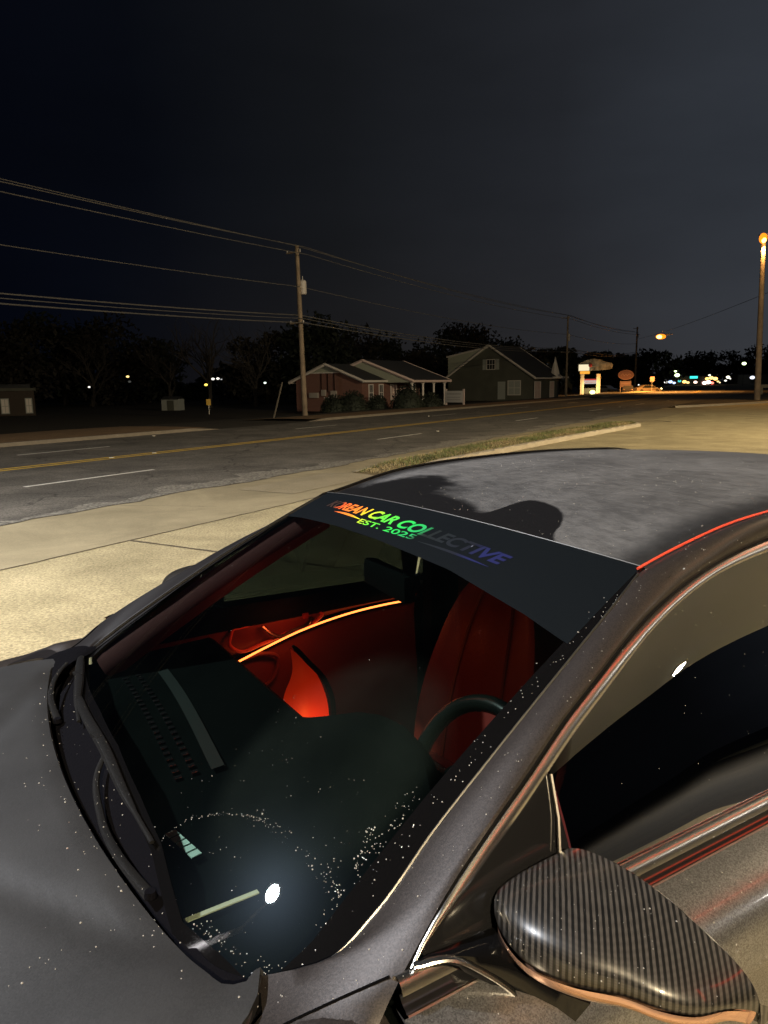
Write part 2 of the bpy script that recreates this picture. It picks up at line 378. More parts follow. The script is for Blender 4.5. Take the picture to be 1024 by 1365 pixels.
# driver side curves (Y negative)
PI_st = [(-.90, .068), (-.945, .088), (-.978, .111), (-1.008, .15), (-1.0234, .227), (-1.0145, .366), (-1.01, .52), (-1.0, .733), (-.987, .888), (-.975, .975)]
PI_ = [wsp(s, t, .003) for s, t in PI_st]
PO = [(.385, -.806, 1.005), (.396, -.803, 1.024), (.418, -.796, 1.040), (.447, -.787, 1.059), (.496, -.772, 1.09), (.593, -.749, 1.143), (.671, -.732, 1.182), (.768, -.709, 1.232), (.844, -.694, 1.266),
      (.996, -.663, 1.328), (1.102, -.649, 1.361), (1.243, -.636, 1.390), (1.416, -.627, 1.411), (1.62, -.622, 1.421), (1.9, -.622, 1.421), (2.2, -.632, 1.402), (2.5, -.652, 1.36), (2.72, -.69, 1.28), (2.9, -.75, 1.15)]
TI = [(.443, -.792, 1.047), (.479, -.783, 1.067), (.524, -.775, 1.086), (.582, -.762, 1.112), (.641, -.750, 1.140), (.717, -.733, 1.178), (.791, -.716, 1.214), (.836, -.707, 1.234), (.915, -.691, 1.269),
      (.999, -.675, 1.306), (1.083, -.662, 1.334), (1.182, -.650, 1.359), (1.398, -.638, 1.385), (1.62, -.633, 1.395), (1.9, -.633, 1.394), (2.2, -.643, 1.372), (2.45, -.663, 1.328), (2.62, -.70, 1.24), (2.74, -.76, 1.11)]
def ditch(x): return (x, -.592 - .012 * sst(1.09, 1.5, x) + .0 * x, lin(x, RXs, RZs) + .002)
DIT = [wsp(-.972, .985, .003)] + [ditch(x) for x in (1.12, 1.2, 1.32, 1.49, 1.7, 1.95, 2.2, 2.45)]
DIT += [(2.72, -.60, 1.385), (2.95, -.615, 1.30), (3.15, -.64, 1.19)]
def belt(x): return 1.040 - .028 * (x - .65)

def add_side(side):
    """outer body pieces of one side; side -1 = driver, +1 = passenger"""
    m_ = (lambda P: P) if side < 0 else mir
    mc = (lambda c: c) if side < 0 else mirc
    dr = side < 0
    # A pillar + roof rail: from the glass edge / ditch to the door gap
    inner = [(.16, -.746, .984), (.21, -.747, .986), (.252, -.742, .986), (.272, -.716, .984), (.295, -.668, .979)] + PI_ + DIT[1:]
    inn = cat(inner, 90); outc = cat([(.28, -.820, .988), (.33, -.815, .996)] + PO, 90)
    P = []
    for i in range(90):
        a, b = inn[i], outc[i]; row = []
        f = i / 89
        bul = (.005 + .013 * sst(.02, .22, f) + .014 * sst(.3, .55, f)) * (1 if dr else .12 + .5 * sst(.35, .6, f))
        for j in range(13):
            t = j / 12; p = a.lerp(b, t)
            k = bul * (4 * t * (1 - t)) ** .8
            if t > .5: k = max(k, bul * (4 * t * (1 - t)) ** .6)
            p = p + Vector((-.15 * (1 - f), -.62, .72)).normalized() * k
            row.append(p)
        row.append(b + Vector((.002, .012, -.012)))
        P.append(row)
    # inner lip rolled down to the glass
    P = [[r[0] + Vector((.004, .006, -.010))] + r for r in P]
    P = [[p + Vector((0, .002, -.014)) for p in P[0]]] + P
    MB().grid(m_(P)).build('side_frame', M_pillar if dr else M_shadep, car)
    # shut line between the pillar panel and the fender
    rows = P[1:]
    ib = min(range(40), key=lambda q: abs(rows[q][12].x - .400)); ia = min(range(40), key=lambda q: abs(rows[q][1].x - .262))
    gl = []
    for j in range(23):
        q = ia + (ib - ia) * j / 22; k = min(int(q), len(rows) - 2); c_ = j / 2; m1 = min(int(c_), 10)
        pa_ = rows[k][m1 + 1].lerp(rows[k][m1 + 2], c_ - m1); pb_ = rows[k + 1][m1 + 1].lerp(rows[k + 1][m1 + 2], c_ - m1)
        gl.append(pa_.lerp(pb_, q - k) + Vector((0, 0, .0004)))
    MB().tube(mc(gl), .0019, 6).build('panel_gap', M_frit, car)
    # door gap shadow strip, then the bright window surround
    tI = cat(TI, 90); tO = [p + Vector((0, .0, -.0)) for p in cat([(.425, -.795, 1.04)] + PO[3:], 90)]
    Q = []; G = []
    for i in range(90):
        a = tO[i]; b = tI[i]
        a2 = a.lerp(b, .30); n = Vector((0, -.9, .43))
        # black rubber channel
        G.append([a + Vector((0, .012, -.006)), a.lerp(b, .06) + n * -.004, a.lerp(b, .18) + n * -.001, a.lerp(b, .26) + n * -.006])
        Q.append([a.lerp(b, .20) - n * .006, a.lerp(b, .22) + n * .002, a.lerp(b, .40) + n * .0042, a.lerp(b, .66) + n * .0046, a.lerp(b, .90) + n * .003, b - n * .001, b - n * .010])
    MB().grid(m_(G)).build('door_seal', M_black, car)
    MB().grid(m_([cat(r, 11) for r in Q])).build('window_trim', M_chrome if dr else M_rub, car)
    # rubber lip on the gap side and body coloured edge on pillar
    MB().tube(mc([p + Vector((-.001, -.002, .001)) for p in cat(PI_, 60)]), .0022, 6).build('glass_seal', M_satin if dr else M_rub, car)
    MB().tube(mc([(p[0] - .0, p[1] + .004, p[2] + .004) for p in cat(DIT, 60)]), .0024 if dr else .0030, 8).build('roof_moulding', M_redrefl if dr else M_rub, car)  # driver side moulding carries the painted red reflection
    # door glass (one curved sheet from trim to belt)
    top = [p for p in tI if p.x < 1.50]; 
    def glass(x0, x1, name, mt, nx=30):
        P = []
        tx = [p.x for p in tI]; ty = [p.y for p in tI]; tz = [p.z for p in tI]
        for i in range(nx + 1):
            x = x0 + (x1 - x0) * i / nx
            a = Vector((x, lin(x, tx, ty) + .004, lin(x, tx, tz) + .006)); zb = min(belt(x) - .01, a.z - .002); b = Vector((x, -.797, zb))
            row = []
            for j in range(13):
                t = j / 12; p = a.lerp(b, t); p = p + Vector((0, -.9, .43)) * (.008 * 4 * t * (1 - t) * min(1, (a.z - zb) / .3)); row.append(p)
            P.append(row)
        g = MB().grid(m_(P)).build(name, mt, car); return g
    glass(.716, 1.50, 'front_door_window', M_side if dr else M_pside)
    glass(1.56, 2.66, 'rear_door_window', M_side if dr else M_pside)
    glass(.452, .712, 'sail_panel', M_black, 14)
    # divider bead
    MB().tube(mc([(.7135, -.738, 1.175), (.702, -.765, 1.125), (.682, -.790, 1.075), (.672, -.800, 1.04)]), .0028, 6).build('divider_bead', M_rub if not dr else M_satin, car)
    # B pillar cover
    P = [[(x, lin(x, [p.x for p in tI], [p.y for p in tI]) - .003, lin(x, [p.x for p in tI], [p.z for p in tI])), (x, -.752, 1.2), (x, -.805, belt(x) - .01)] for x in (1.5, 1.53, 1.56)]
    MB().grid(m_(P)).build('pillar_cover', M_black, car)
    # belt strip: bright moulding with a black channel under it
    P = []; K = []
    for i in range(60):
        x0_ = .408 if dr else .62; x = x0_ + (2.70 - x0_) * i / 59; z = belt(x)
        P.append([(x, -.790, z - .014), (x, -.7945, z - .003), (x, -.800, z), (x, -.807, z - .003), (x, -.8115, z - .010), (x, -.8135, z - .018), (x, -.808, z - .020)])
        K.append([(x, -.806, z - .019), (x, -.811, z - .026), (x, -.817, z - .030), (x, -.821, z - .0335)])
    MB().grid(m_([cat(r, 13) for r in P])).build('belt_moulding', M_chrome, car)
    MB().grid(m_(K)).build('belt_channel', M_black, car)
    P2 = [[(p[3][0], p[3][1] + .001, p[3][2] - .0005), (p[3][0], p[3][1] - .003, p[3][2] + .001), (p[3][0], p[3][1] - .006, p[3][2] - .002), (p[3][0], p[3][1] - .006, p[3][2] - .006)] for p in K]
    MB().grid(m_(P2)).build('door_edge_trim', M_satin, car)
    # ---- body side below the belt
    def side_prof(x, v):
        """v 0..1 from belt to sill; returns (y,z)"""
        zt = belt(x) - .034
        ys = [-.825, -.868, -.898, -.912, -.918, -.922, -.905, -.93, -.915, -.87]
        zs = [zt, zt - .018, zt - .045, zt - .085, .83, .72, .62, .50, .33, .20]
        bow = .03 * sst(.9, 3.5, x) + .05 * sst(-.3, -1.3, x)
        p = cat([(0, y, z) for y, z in zip(ys, zs)], 41)[int(round(v * 40))]
        return p.y + bow, p.z
    def side_panel(x0, x1, name, mt, arch=None, nx=40, v0=0):
        P = []
        for i in range(nx + 1):
            x = x0 + (x1 - x0) * i / nx; row = []
            for j in range(int(v0 * 40), 41):
                y, z = side_prof(x, j / 40)
                if arch:
                    d = abs(x - arch)
                    if d < .37:
                        za = .33 + sqrt(.37 ** 2 - d * d)
                        if z < za: z = za + (z - za) * .0
                row.append((x, y, z))
            a = row[-1]; row.append((a[0], a[1] + .05, a[2]))
            P.append(row)
        # return flanges at the shut lines
        P = [[(p[0] + .001, p[1] + .02, p[2]) for p in P[0]]] + P + [[(p[0], p[1] + .02, p[2]) for p in P[-1]]]
        return MB().grid(m_(P)).build(name, mt, car)
    fd = side_panel(.402, 1.53, 'front_door', M_door)
    side_panel(1.536, 2.42, 'rear_door', M_door)
    side_panel(2.426, 3.40, 'rear_quarter_panel', M_door, arch=2.35 + .0)
    h = MB().tube(mc([(1.30, -.925, .90), (1.315, -.965, .905), (1.36, -.975, .905), (1.45, -.975, .905), (1.49, -.965, .905), (1.505, -.925, .90)]), .012, 8, flat=.7).build('door_handle', M_chrome, fd)
    # ---- fender: from the hood gap over the shoulder and down
    P = []
    for i in range(81):
        fi = i / 80; row = []
        for j in range(44):
            g = j / 43
            xe = lin(g, [0, .065, .10, 1], [.246, .378, .392, .396]); x = -1.25 + (xe + 1.25) * fi
            yi = hood_edge(x) - .004; z0 = hoodz(x, yi)
            fade = sst(.0, .36, x)
            zsh = min(z0 - .010, 1.0) * (1 - fade) + 1.002 * fade
            ysh = -.79 * (1 - fade) - .806 * fade
            bow = .05 * sst(-.3, -1.3, x)
            zs2 = zsh - .02 * (1 - fade) - .040 * fade
            pts = [(x, yi, z0), (x, (yi + ysh) / 2, (z0 + zsh) / 2 + .006), (x, ysh + bow * .5, zsh), (x, -.868 + bow, zs2 - .012), (x, -.898 + bow, zs2 - .045), (x, -.918 + bow, .83), (x, -.922 + bow, .72), (x, -.905 + bow, .62), (x, -.93 + bow, .5), (x, -.915 + bow, .33), (x, -.87 + bow, .2)]
            p = cat(pts, 44)[j]
            if g < .14: p.z -= .016 * sst(.84, .93, fi) * (1 - sst(.07, .14, g))
            d = abs(x + .45)
            if d < .37: p.z = max(p.z, .33 + sqrt(.37 ** 2 - d * d))
            row.append(p)
        row = [row[0] + Vector((0, .001, -.02))] + row
        P.append(row)
    P.append([p + Vector((.001, .01, -.012)) for p in P[-1]])
    MB().grid(m_(P)).build('fender', M_pillar, car)
    # wheel house liner
    return
def hood_edge(x):   # driver side gap, negative Y
    return -lin(x, [-1.3, -.9, -.3, .1, .22, .28, .306], [.62, .71, .745, .745, .728, .69, .64])
def hoodz(x, y):
    a = abs(y)
    z = lin(x, [-1.35, -1.1, -.8, -.5, -.2, .05, .2, .31], [.70, .79, .862, .908, .945, .970, .984, .992])
    z += .012 * exp(-((a - .62) / .12) ** 2) * sst(-1.2, -.4, x) * (1 - sst(.1, .25, x) * .5)     # raised outer rib
    z -= .0045 * exp(-((x - (.044 + (a - .252) * .60)) / .034) ** 2) * sst(.02, .2, a) * (1 - sst(.56, .62, a))     # crease valley
    z += .008 * (1 - (a / .5) ** 2) if a < .5 else 0
    return z
add_side(-1); add_side(1)

# hood
def hood_rear(y): return .182 + .205 * y * y + .034 * sst(.585, .66, abs(y))
P = []
for i in range(81):
    f = i / 80; row = []
    for j in range(81):
        g = -1 + 2 * j / 80
        # outline: |y| limited by the gap line of that station
        xr = hood_rear(g * .66)
        x = -1.3 + (xr + 1.3) * f
        y = g * -hood_edge(x)
        row.append(Vector((x, y, hoodz(x, y) + (-.004 * sst(.985, 1.0, f)))))
    P.append(row)
P.append([p + Vector((.004, 0, -.008)) for p in P[-1]]); P.append([p + Vector((-.01, 0, -.022)) for p in P[-1]])
P = [[r[0] + Vector((0, .001, -.02))] + r + [r[-1] + Vector((0, -.001, -.02))] for r in P]
MB().grid(P).build('hood', M_hood, car)
# rubber strip in the hood gap
for sd in (-1, 1):
    MB().tube([(x, sd * -(hood_edge(x) - .0) - sd * .0, hoodz(x, hood_edge(x)) - .008) for x in [-1.2 + 1.5 * k / 40 for k in range(41)]], .003, 6).build('hood_gap_seal', M_satin if sd > 0 else M_satin, car)
# roof skin
P = []
for i in range(91):
    row = []
    for j in range(61):
        g = -1 + 2 * j / 60
        x0 = 1.02 + .065 * g * g + .004; x = x0 + (2.55 - x0) * i / 90
        yw = .588 + .012 * sst(1.09, 1.5, x) - .0
        y = g * yw; row.append(Vector((x, y, roofz(x, y * .6 / yw) + .002 - .010 * sst(.975, 1.0, abs(g)))))
    P.append(row)
P = [[p + Vector((-.004, 0, -.008)) for p in P[0]]] + P
MB().grid(P).build('roof_panel', M_roof, car)
MB().tube([wsp(-.965 + 1.93 * k / 40, 1.0, .0030) for k in range(41)], .0012, 6).build('header_seal', M_seal, car)
# rear glass, trunk, bumpers
P = []
for i in range(25):
    row = []
    for j in range(41):
        g = -1 + 2 * j / 40; f = i / 24
        row.append((2.555 + .60 * f - .05 * g * g * (1 - f), g * (.60 + .06 * f), roofz(2.55, g * .6) - .30 * f ** 1.25 - .03 * g * g * f))
    P.append(row)
MB().grid(P).build('rear_window', M_pside, car)
P = []
for i in range(31):
    row = []; f = i / 30
    prof = cat([(3.14, 0, 1.14), (3.3, 0, 1.115), (3.46, 0, 1.09), (3.52, 0, 1.05), (3.53, 0, .9), (3.56, 0, .6), (3.55, 0, .3)], 31)[i]
    for j in range(31):
        g = -1 + 2 * j / 30
        row.append((prof.x - .16 * g * g * sst(3.2, 3.5, prof.x), g * (.66 + .20 * sst(1.14, .9, prof.z)), prof.z - .03 * g * g))
    P.append(row)
MB().grid(P).build('trunk_and_rear_bumper', M_door, car)
P = []
for i in range(31):
    prof = cat([(-1.29, 0, .715), (-1.36, 0, .66), (-1.40, 0, .55), (-1.42, 0, .40), (-1.38, 0, .24)], 31)[i]
    P.append([(prof.x + .30 * (-1 + 2 * j / 30) ** 2 * sst(.75, .6, prof.z) + .0, (-1 + 2 * j / 30) * (.63 + .24 * sst(.72, .6, prof.z)), prof.z) for j in range(31)])
MB().grid(P).build('front_bumper', M_hood, car)
MB().box((-1.33, 0, .52), (.12, .9, .18), bev=.03).build('grille', M_black, car)
for sd in (-1, 1):
    P = [[(-1.18 + .16 * i / 8 * -1 + .0, sd * (.70 + .06 * j / 8 - .1 * i / 8), .66 + .09 * j / 8) for j in range(9)] for i in range(9)]
    MB().box((-1.20, sd * .70, .66), (.18, .22, .10), rz=sd * -.5, bev=.03).build('headlight', M_lens, car)
    MB().box((3.44, sd * .70, .93), (.12, .26, .12), rz=sd * .35, bev=.03).build('tail_light', mat('tail_lens', (.3, .01, .01), .15, coat=1), car)
# rear shoulders closing the body between door line, rear pillar and boot
for sd in (-1, 1):
    A = [(2.55, -.805, .985), (2.75, -.822, .965), (3.0, -.80, .99), (3.25, -.76, 1.02), (3.42, -.70, 1.03)]
    B = [(2.60, -.78, 1.02), (2.82, -.765, 1.08), (3.0, -.735, 1.11), (3.2, -.68, 1.12), (3.40, -.60, 1.09)]
    C_ = [(2.62, -.745, 1.07), (2.9, -.70, 1.18), (3.05, -.67, 1.18), (3.16, -.62, 1.15), (3.38, -.50, 1.11)]
    P = loft([A, B, C_], 30, 12); MB().grid(P if sd < 0 else mir(P)).build('rear_shoulder', M_door, car)
# wheels
def wheel(x, sd):
    y = sd * .80
    t = MB()
    prof = [(.20, -.10), (.30, -.105), (.325, -.09), (.332, -.04), (.332, .04), (.325, .09), (.30, .105), (.20, .10)]
    P = []
    for i in range(40):
        a = 2 * pi * i / 40; P.append([(r * cos(a), b, r * sin(a)) for r, b in prof])
    t.grid(P, wrapu=True)
    w = t.build('wheel', M_tyre, car, loc=(x, y, .333))
    r = MB()
    P = []
    for i in range(40):
        a = 2 * pi * i / 40; P.append([(q * cos(a), b * sd, q * sin(a)) for q, b in [(.225, .10), (.232, .108), (.235, .095), (.20, .06), (.20, -.08)]])
    r.grid(P, wrapu=True)
    for k in range(5):
        for d in (-.12, .12):
            a = 2 * pi * k / 5
            r.tube([(.03 * cos(a), .08 * sd, .03 * sin(a)), (.12 * cos(a + d * .6), .095 * sd, .12 * sin(a + d * .6)), (.225 * cos(a + d), .095 * sd, .225 * sin(a + d))], [.022, .014, .012], 8)
    r.tube([(0, .07 * sd, 0), (0, .105 * sd, 0)], [.045, .035], 20)
    r.build('rim', M_rim, w)
    MB().tube([(0, -.02 * sd, 0), (0, .02 * sd, 0)], .15, 24).build('brake_disc', M_satin, w)
for x in (-.45, 2.35):
    for sd in (-1, 1): wheel(x, sd)
# under-body and wheel tubs
MB().box((1.05, 0, .26), (4.6, 1.50, .10), bev=.02).build('floor_pan', M_dash, car)
MB().box((-.45, 0, .55), (.9, 1.36, .40), bev=.05).build('engine_bay', M_dash, car)
MB().box((2.75, 0, .62), (1.3, 1.50, .55), bev=.05).build('luggage_bay', M_dash, car)
# cowl panel and firewall
P = []
for i in range(13):
    row = []
    for j in range(61):
        g = -1 + 2 * j / 60; f = i / 12
        a = Vector((hood_rear(g * .66) - .05, g * .68, .930 - .02 * abs(g))); b = Vector(wsp(g * 1.0, lin(g, [-1.0, -.82, -.686, -.59, -.47, -.275, 0, .3, .5, 1.0], [.050, .046, .036, .056, .082, .101, .118, .118, .111, .10]) + .006, -.002))
        p = a.lerp(b, f); p.z -= .012 * sin(pi * f) * (1 - abs(g) ** 6)
        row.append(p)
    P.append(row)
cowl = MB().grid(P).build('cowl_panel', M_plastic, car)
# louvres pressed into the cowl
lv = MB()
for k in range(26):
    y = -.25 + .56 * k / 25
    lv.box((.222 + .25 * y * y, y, .956), (.045, .007, .006), rz=.2 * y)
lv.build('louvres', M_plastic, cowl)
MB().box((.24, 0, .62), (.04, 1.35, .60)).build('firewall', M_dash, car)

# ---------------- windshield
def glass_low(s): return lin(s, [-1.0, -.82, -.686, -.59, -.47, -.275, 0, .3, .5, 1.0], [.050, .046, .036, .056, .082, .101, .118, .118, .111, .10])
P = [[wsp(-1.05 + 2.1 * j / 80, glass_low(-1.05 + 2.1 * j / 80) * (1 - i / 40) + i / 40) for j in range(81)] for i in range(41)]
shield = MB().grid(P).build('windshield', M_ws, car)
fr = MB()
for sd in (-1, 1):
    fr = MB()
    fr.grid([[wsp(sd * (lin(t, [.06, .15, .4, 1.0], [.93, .955, .948, .955]) + (1.03 - .94) * j / 6), t, .0012) for j in range(7)] for t in [.06 + .94 * k / 50 for k in range(51)]])
    fr.build('black_border', M_frit, shield)
MB().grid([[wsp(s_, glass_low(s_) - .004 + .020 * q, .0012) for q in (0, .5, 1)] for s_ in [-.98 + 1.96 * k / 80 for k in range(81)]]).build('black_border', M_frit, shield)
def ban_t(s): return lin(s, [-.96, -.80, -.446, .0, .336, .74, .96], [.762, .79, .833, .852, .857, .853, .845])
P = []
for j in range(81):
    s = -.965 + 1.93 * j / 80
    P.append([wsp(s, ban_t(s) + (1.0 - ban_t(s)) * i / 10, .0018) for i in range(11)])
banner = MB().grid(P).build('sun_strip_banner', M_banner, shield)
banner['label'] = 'black banner strip along the top of the glass with rainbow lettering'
# iridescent lettering
def holo_mat():
    m = mat('holographic_vinyl', (.5, .5, .5), .42, .25, .5)
    t = m.node_tree; b = t.nodes['Principled BSDF']; N = t.nodes.new; L = t.links.new
    c = N('ShaderNodeTexCoord'); s = N('ShaderNodeSeparateXYZ'); L(c.outputs['Object'], s.inputs[0])
    mr = N('ShaderNodeMapRange'); mr.inputs[1].default_value = .44; mr.inputs[2].default_value = -.39; L(s.outputs[1], mr.inputs[0])
    # colour bands drift slightly with height like a diffraction foil
    ma = N('ShaderNodeMath'); ma.operation = 'MULTIPLY_ADD'; ma.inputs[1].default_value = -.6; L(s.outputs[0], ma.inputs[0]); 
    m3 = N('ShaderNodeMath'); m3.operation = 'ADD'; m3.inputs[1].default_value = .57; L(mr.outputs[0], ma.inputs[2]); L(ma.outputs[0], m3.inputs[0])
    r = N('ShaderNodeValToRGB'); e = r.color_ramp.elements
    e[0].position = 0; e[0].color = (.04, .02, .015, 1); e[1].position = 1; e[1].color = (.01, .012, .07, 1)
    for p, q in ((.07, (.05, .02, .012)), (.11, (.9, .13, .03)), (.27, (1, .30, .03)), (.335, (.75, .8, .03)), (.42, (.13, .75, .05)), (.56, (.02, .60, .10)), (.64, (.02, .38, .12)), (.67, (.009, .014, .015)), (.84, (.008, .010, .02)), (.9, (.01, .014, .09))):
        k = e.new(p); k.color = (*q, 1)
    L(m3.outputs[0], r.inputs[0]); L(r.outputs[0], b.inputs['Base Color'])
    return m
M_holo = holo_mat()
def text_on_glass(txt, s0, t0, s1, t1, hgt, name, shear=.25, off=.008, s_of=.0):
    cu = bpy.data.curves.new('txt', 'FONT'); cu.body = txt; cu.size = 1; cu.shear = shear; cu.offset = off; cu.space_character = 1.0
    to = bpy.data.objects.new('txt', cu); COL.objects.link(to)
    dg = bpy.context.evaluated_depsgraph_get(); dg.update()
    me = bpy.data.meshes.new_from_object(to.evaluated_get(dg)); bpy.data.objects.remove(to)
    bm = bmesh.new(); bm.from_mesh(me); bmesh.ops.triangulate(bm, faces=bm.faces)
    bmesh.ops.subdivide_edges(bm, edges=[e for e in bm.edges if e.calc_length() > .25], cuts=2)
    xs = [v.co.x for v in bm.verts]; ys = [v.co.y for v in bm.verts]
    x0, x1 = min(xs), max(xs); y0, y1 = 0, max(ys)
    for v in bm.verts:
        u = (v.co.x - x0) / (x1 - x0); w = (v.co.y - y0) / (y1 - y0)
        v.co = Vector(wsp(s0 + (s1 - s0) * u, t0 + (t1 - t0) * u + hgt * w + s_of * 4 * u * (1 - u), .0026))
    m2 = bpy.data.meshes.new(name); bm.to_mesh(m2); bm.free(); m2.materials.append(M_holo)
    o = bpy.data.objects.new(name, m2); COL.objects.link(o); o.parent = shield; return o
text_on_glass('KOREAN CAR COLLECTIVE', .69, .929, -.60, .8885, .034, 'banner_lettering', .3, .032, .006)
text_on_glass('EST. 2025', .245, .889, -.165, .884, .0185, 'year_lettering', 0, .012)
ul = MB()
ul.grid([[wsp(.53 - .28 * k / 20, .911 - .008 * k / 20 + w * (.007 * sin(pi * k / 20) + .001), .0026) for w in (0, 1)] for k in range(21)])
ul.build('lettering_swoosh', M_holo, shield); ul = MB()
ul.grid([[wsp(-.20 - .36 * k / 20, .884 - .010 * k / 20 + w * (.006 * sin(pi * k / 20) + .001), .0026) for w in (0, 1)] for k in range(21)])
ul.build('lettering_swoosh', M_holo, shield)

# ---------------- wipers
def wiper(pts_arm, pts_blade, name='wiper_arm'):
    a = MB().tube(cat(pts_arm, 24), [.0105 - .0055 * (k / 23) ** .7 for k in range(24)], 8, flat=.55).build(name, M_rub, car)
    b = MB()
    bl = cat(pts_blade, 24)
    b.tube(bl, [.0045 + .0070 * sin(pi * min(1, k / 23 * 1.1 + .05)) ** .5 for k in range(24)], 8, flat=.7)
    b.grid([[p + Vector((.002, 0, -.003)), p + Vector((.006, 0, -.010))] for p in bl])
    mid = bl[10]
    b.box(mid + Vector((-.004, 0, .004)), (.012, .035, .009), rz=.2, bev=.003)
    b.build('wiper_blade', M_rub, a)
    MB().tube([pts_arm[0], (pts_arm[0][0], pts_arm[0][1], pts_arm[0][2] + .010)], [.010, .008], 16).build('pivot_cap', M_plastic, a)
def g_(s, t, off): return wsp(s, t, off)
# driver blade lies low on the glass; its arm pivots near the driver's corner of the cowl
wiper([(.232, -.40, .972), (.212, -.30, .985), (.212, -.16, .99), (.232, -.05, 1.012), (.262, -.0, 1.028)],
      [g_(.52, .098, .012), g_(.3, .104, .013), g_(.0, .110, .014), g_(-.25, .098, .013), g_(-.46, .088, .011)])
wiper([(.22, .33, .965), (.225, .45, .985), (.262, .56, 1.0), (.29, .60, 1.008)],
      [g_(.98, .11, .012), g_(.8, .112, .013), g_(.6, .107, .014), g_(.38, .09, .013), g_(.30, .085, .011)])
# corner cover between cowl, fender and glass on the far side
MB().grid(loft([[(.24, .56, .975), (.24, .70, .985), (.26, .78, .98)], [(.29, .60, 1.0), (.32, .70, 1.005), (.33, .77, .995)], [(.36, .66, 1.0), (.40, .72, 1.01), (.42, .78, 1.0)]], 14, 12)).build('cowl_corner_cover', M_plastic, car)
MB().grid(loft([[(.232, -.50, .95), (.24, -.58, .955), (.262, -.63, .955)], [(.255, -.50, .962), (.27, -.58, .965), (.30, -.63, .968)]], 14, 6)).build('cowl_corner_cover', M_plastic, car)

# ---------------- mirrors
def mirror(sd):
    m_ = mir if sd > 0 else (lambda P: P)
    mc = mirc if sd > 0 else (lambda c: c)
    # sections across Y : (Y, x_rear, x_front, z_top, z_bottom)
    S = MIRROR_S
    ns = 40
    S = [(a[0] + .030 - .008 * sst(-.9, -1.06, a[0]), a[1] - .008, a[2] + .004 + .030 * sst(-.90, -1.05, a[0]), a[3] - .020, min(a[4] + .046 + .012 * sst(-.90, -1.03, a[0]), a[3] - .034)) for a in S] if sd < 0 else [(a[0] - .05, a[1] + .12, a[2] + .12, a[3] - .012, a[4] - .012) for a in S]
    CY_ = cat([(10 * q, a[0], 0) for q, a in enumerate(S)], ns)
    C = [cat([(10 * q, a[k], 0) for q, a in enumerate(S)], ns) for k in range(1, 5)]
    def sec(i, v, grow=0.0):
        Y = CY_[i].y; xr, xf, zt, zb = (C[k][i].y for k in range(4))
        zc = (zt + zb) / 2; hz = (zt - zb) / 2
        a = pi * (.5 + v)      # v 0 -> top rear, .5 -> nose, 1 -> bottom rear
        c, s = cos(a), sin(a)
        ex = .72
        X = xr + (xr - xf) * -abs(c) ** ex; Z = zc + hz * (abs(s) ** ex) * (1 if s > 0 else -1)
        # nose sits a little low
        return Vector((X - grow * abs(c), Y, Z + .0 + grow * s))
    P = [[sec(i, j / 30) for j in range(31)] for i in range(ns)]
    hs = MB().grid(m_(P))
    hous = hs.build('side_mirror', M_carbon, car)
    if sd < 0: hous['label'] = 'driver side mirror in striped carbon fibre cap'
    # rear bezel + glass
    rear = [sec(i, 0) for i in range(ns)] + [sec(i, 1) for i in range(ns)][::-1]
    c0 = sum((p for p in rear), Vector()) / len(rear)
    R0 = rear; R1 = [p.lerp(c0, .04) + Vector((.003, 0, 0)) for p in rear]; R2 = [p.lerp(c0, .12) + Vector((-.004, 0, 0)) for p in rear]
    P = [list(x) for x in zip(R0, R1, R2)]
    MB().grid(m_(P), wrapu=True).build('bezel', M_black, hous)
    P = [[p, c0 + Vector((-.004, 0, 0))] for p in R2]
    MB().grid(m_(P), wrapu=True).build('mirror_glass', M_mirror, hous)
    # signal lamp / bright lower shell wrapped under the cap
    i0 = 8
    P = []
    for i in range(i0, ns - 4):
        f = (i - i0) / (ns - 1 - i0)
        v0 = .575 - .03 * sin(pi * f) + .05 * (1 - f)
        P.append([sec(i, v0 + (.97 - v0) * j / 12, .004 + .011 * sin(pi * j / 12) ** .6) for j in range(13)])
    MB().grid(m_(P)).build('turn_signal', M_lens, hous)
    # arm: black foot with a bright lower edge
    arm = MB().grid(m_(loft(MIRROR_ARM, 24, 9))).build('mirror_arm', M_black, car)
    MB().tube(mc(cat(MIRROR_CHR, 30)), [.0055] * 30, 8, flat=.6).build('arm_trim', M_chrome, arm)
    arm.data.materials[0] = M_frit
MIRROR_S = [(-.800, .700, .640, 1.075, 1.035), (-.806, .703, .585, 1.100, 1.010), (-.825, .705, .556, 1.118, .995), (-.86, .706, .538, 1.131, .985), (-.91, .707, .532, 1.138, .982),
            (-.96, .709, .540, 1.135, .985), (-1.00, .712, .560, 1.124, .990), (-1.03, .716, .575, 1.112, .990), (-1.052, .720, .602, 1.100, .990), (-1.066, .722, .638, 1.088, .996), (-1.074, .723, .675, 1.074, 1.008), (-1.077, .724, .712, 1.055, 1.030)]
MIRROR_CHR = [(.432, -.801, 1.050), (.474, -.818, 1.052), (.508, -.832, 1.030), (.540, -.850, 1.000), (.566, -.870, .965), (.60, -.90, .945), (.64, -.93, .935)]
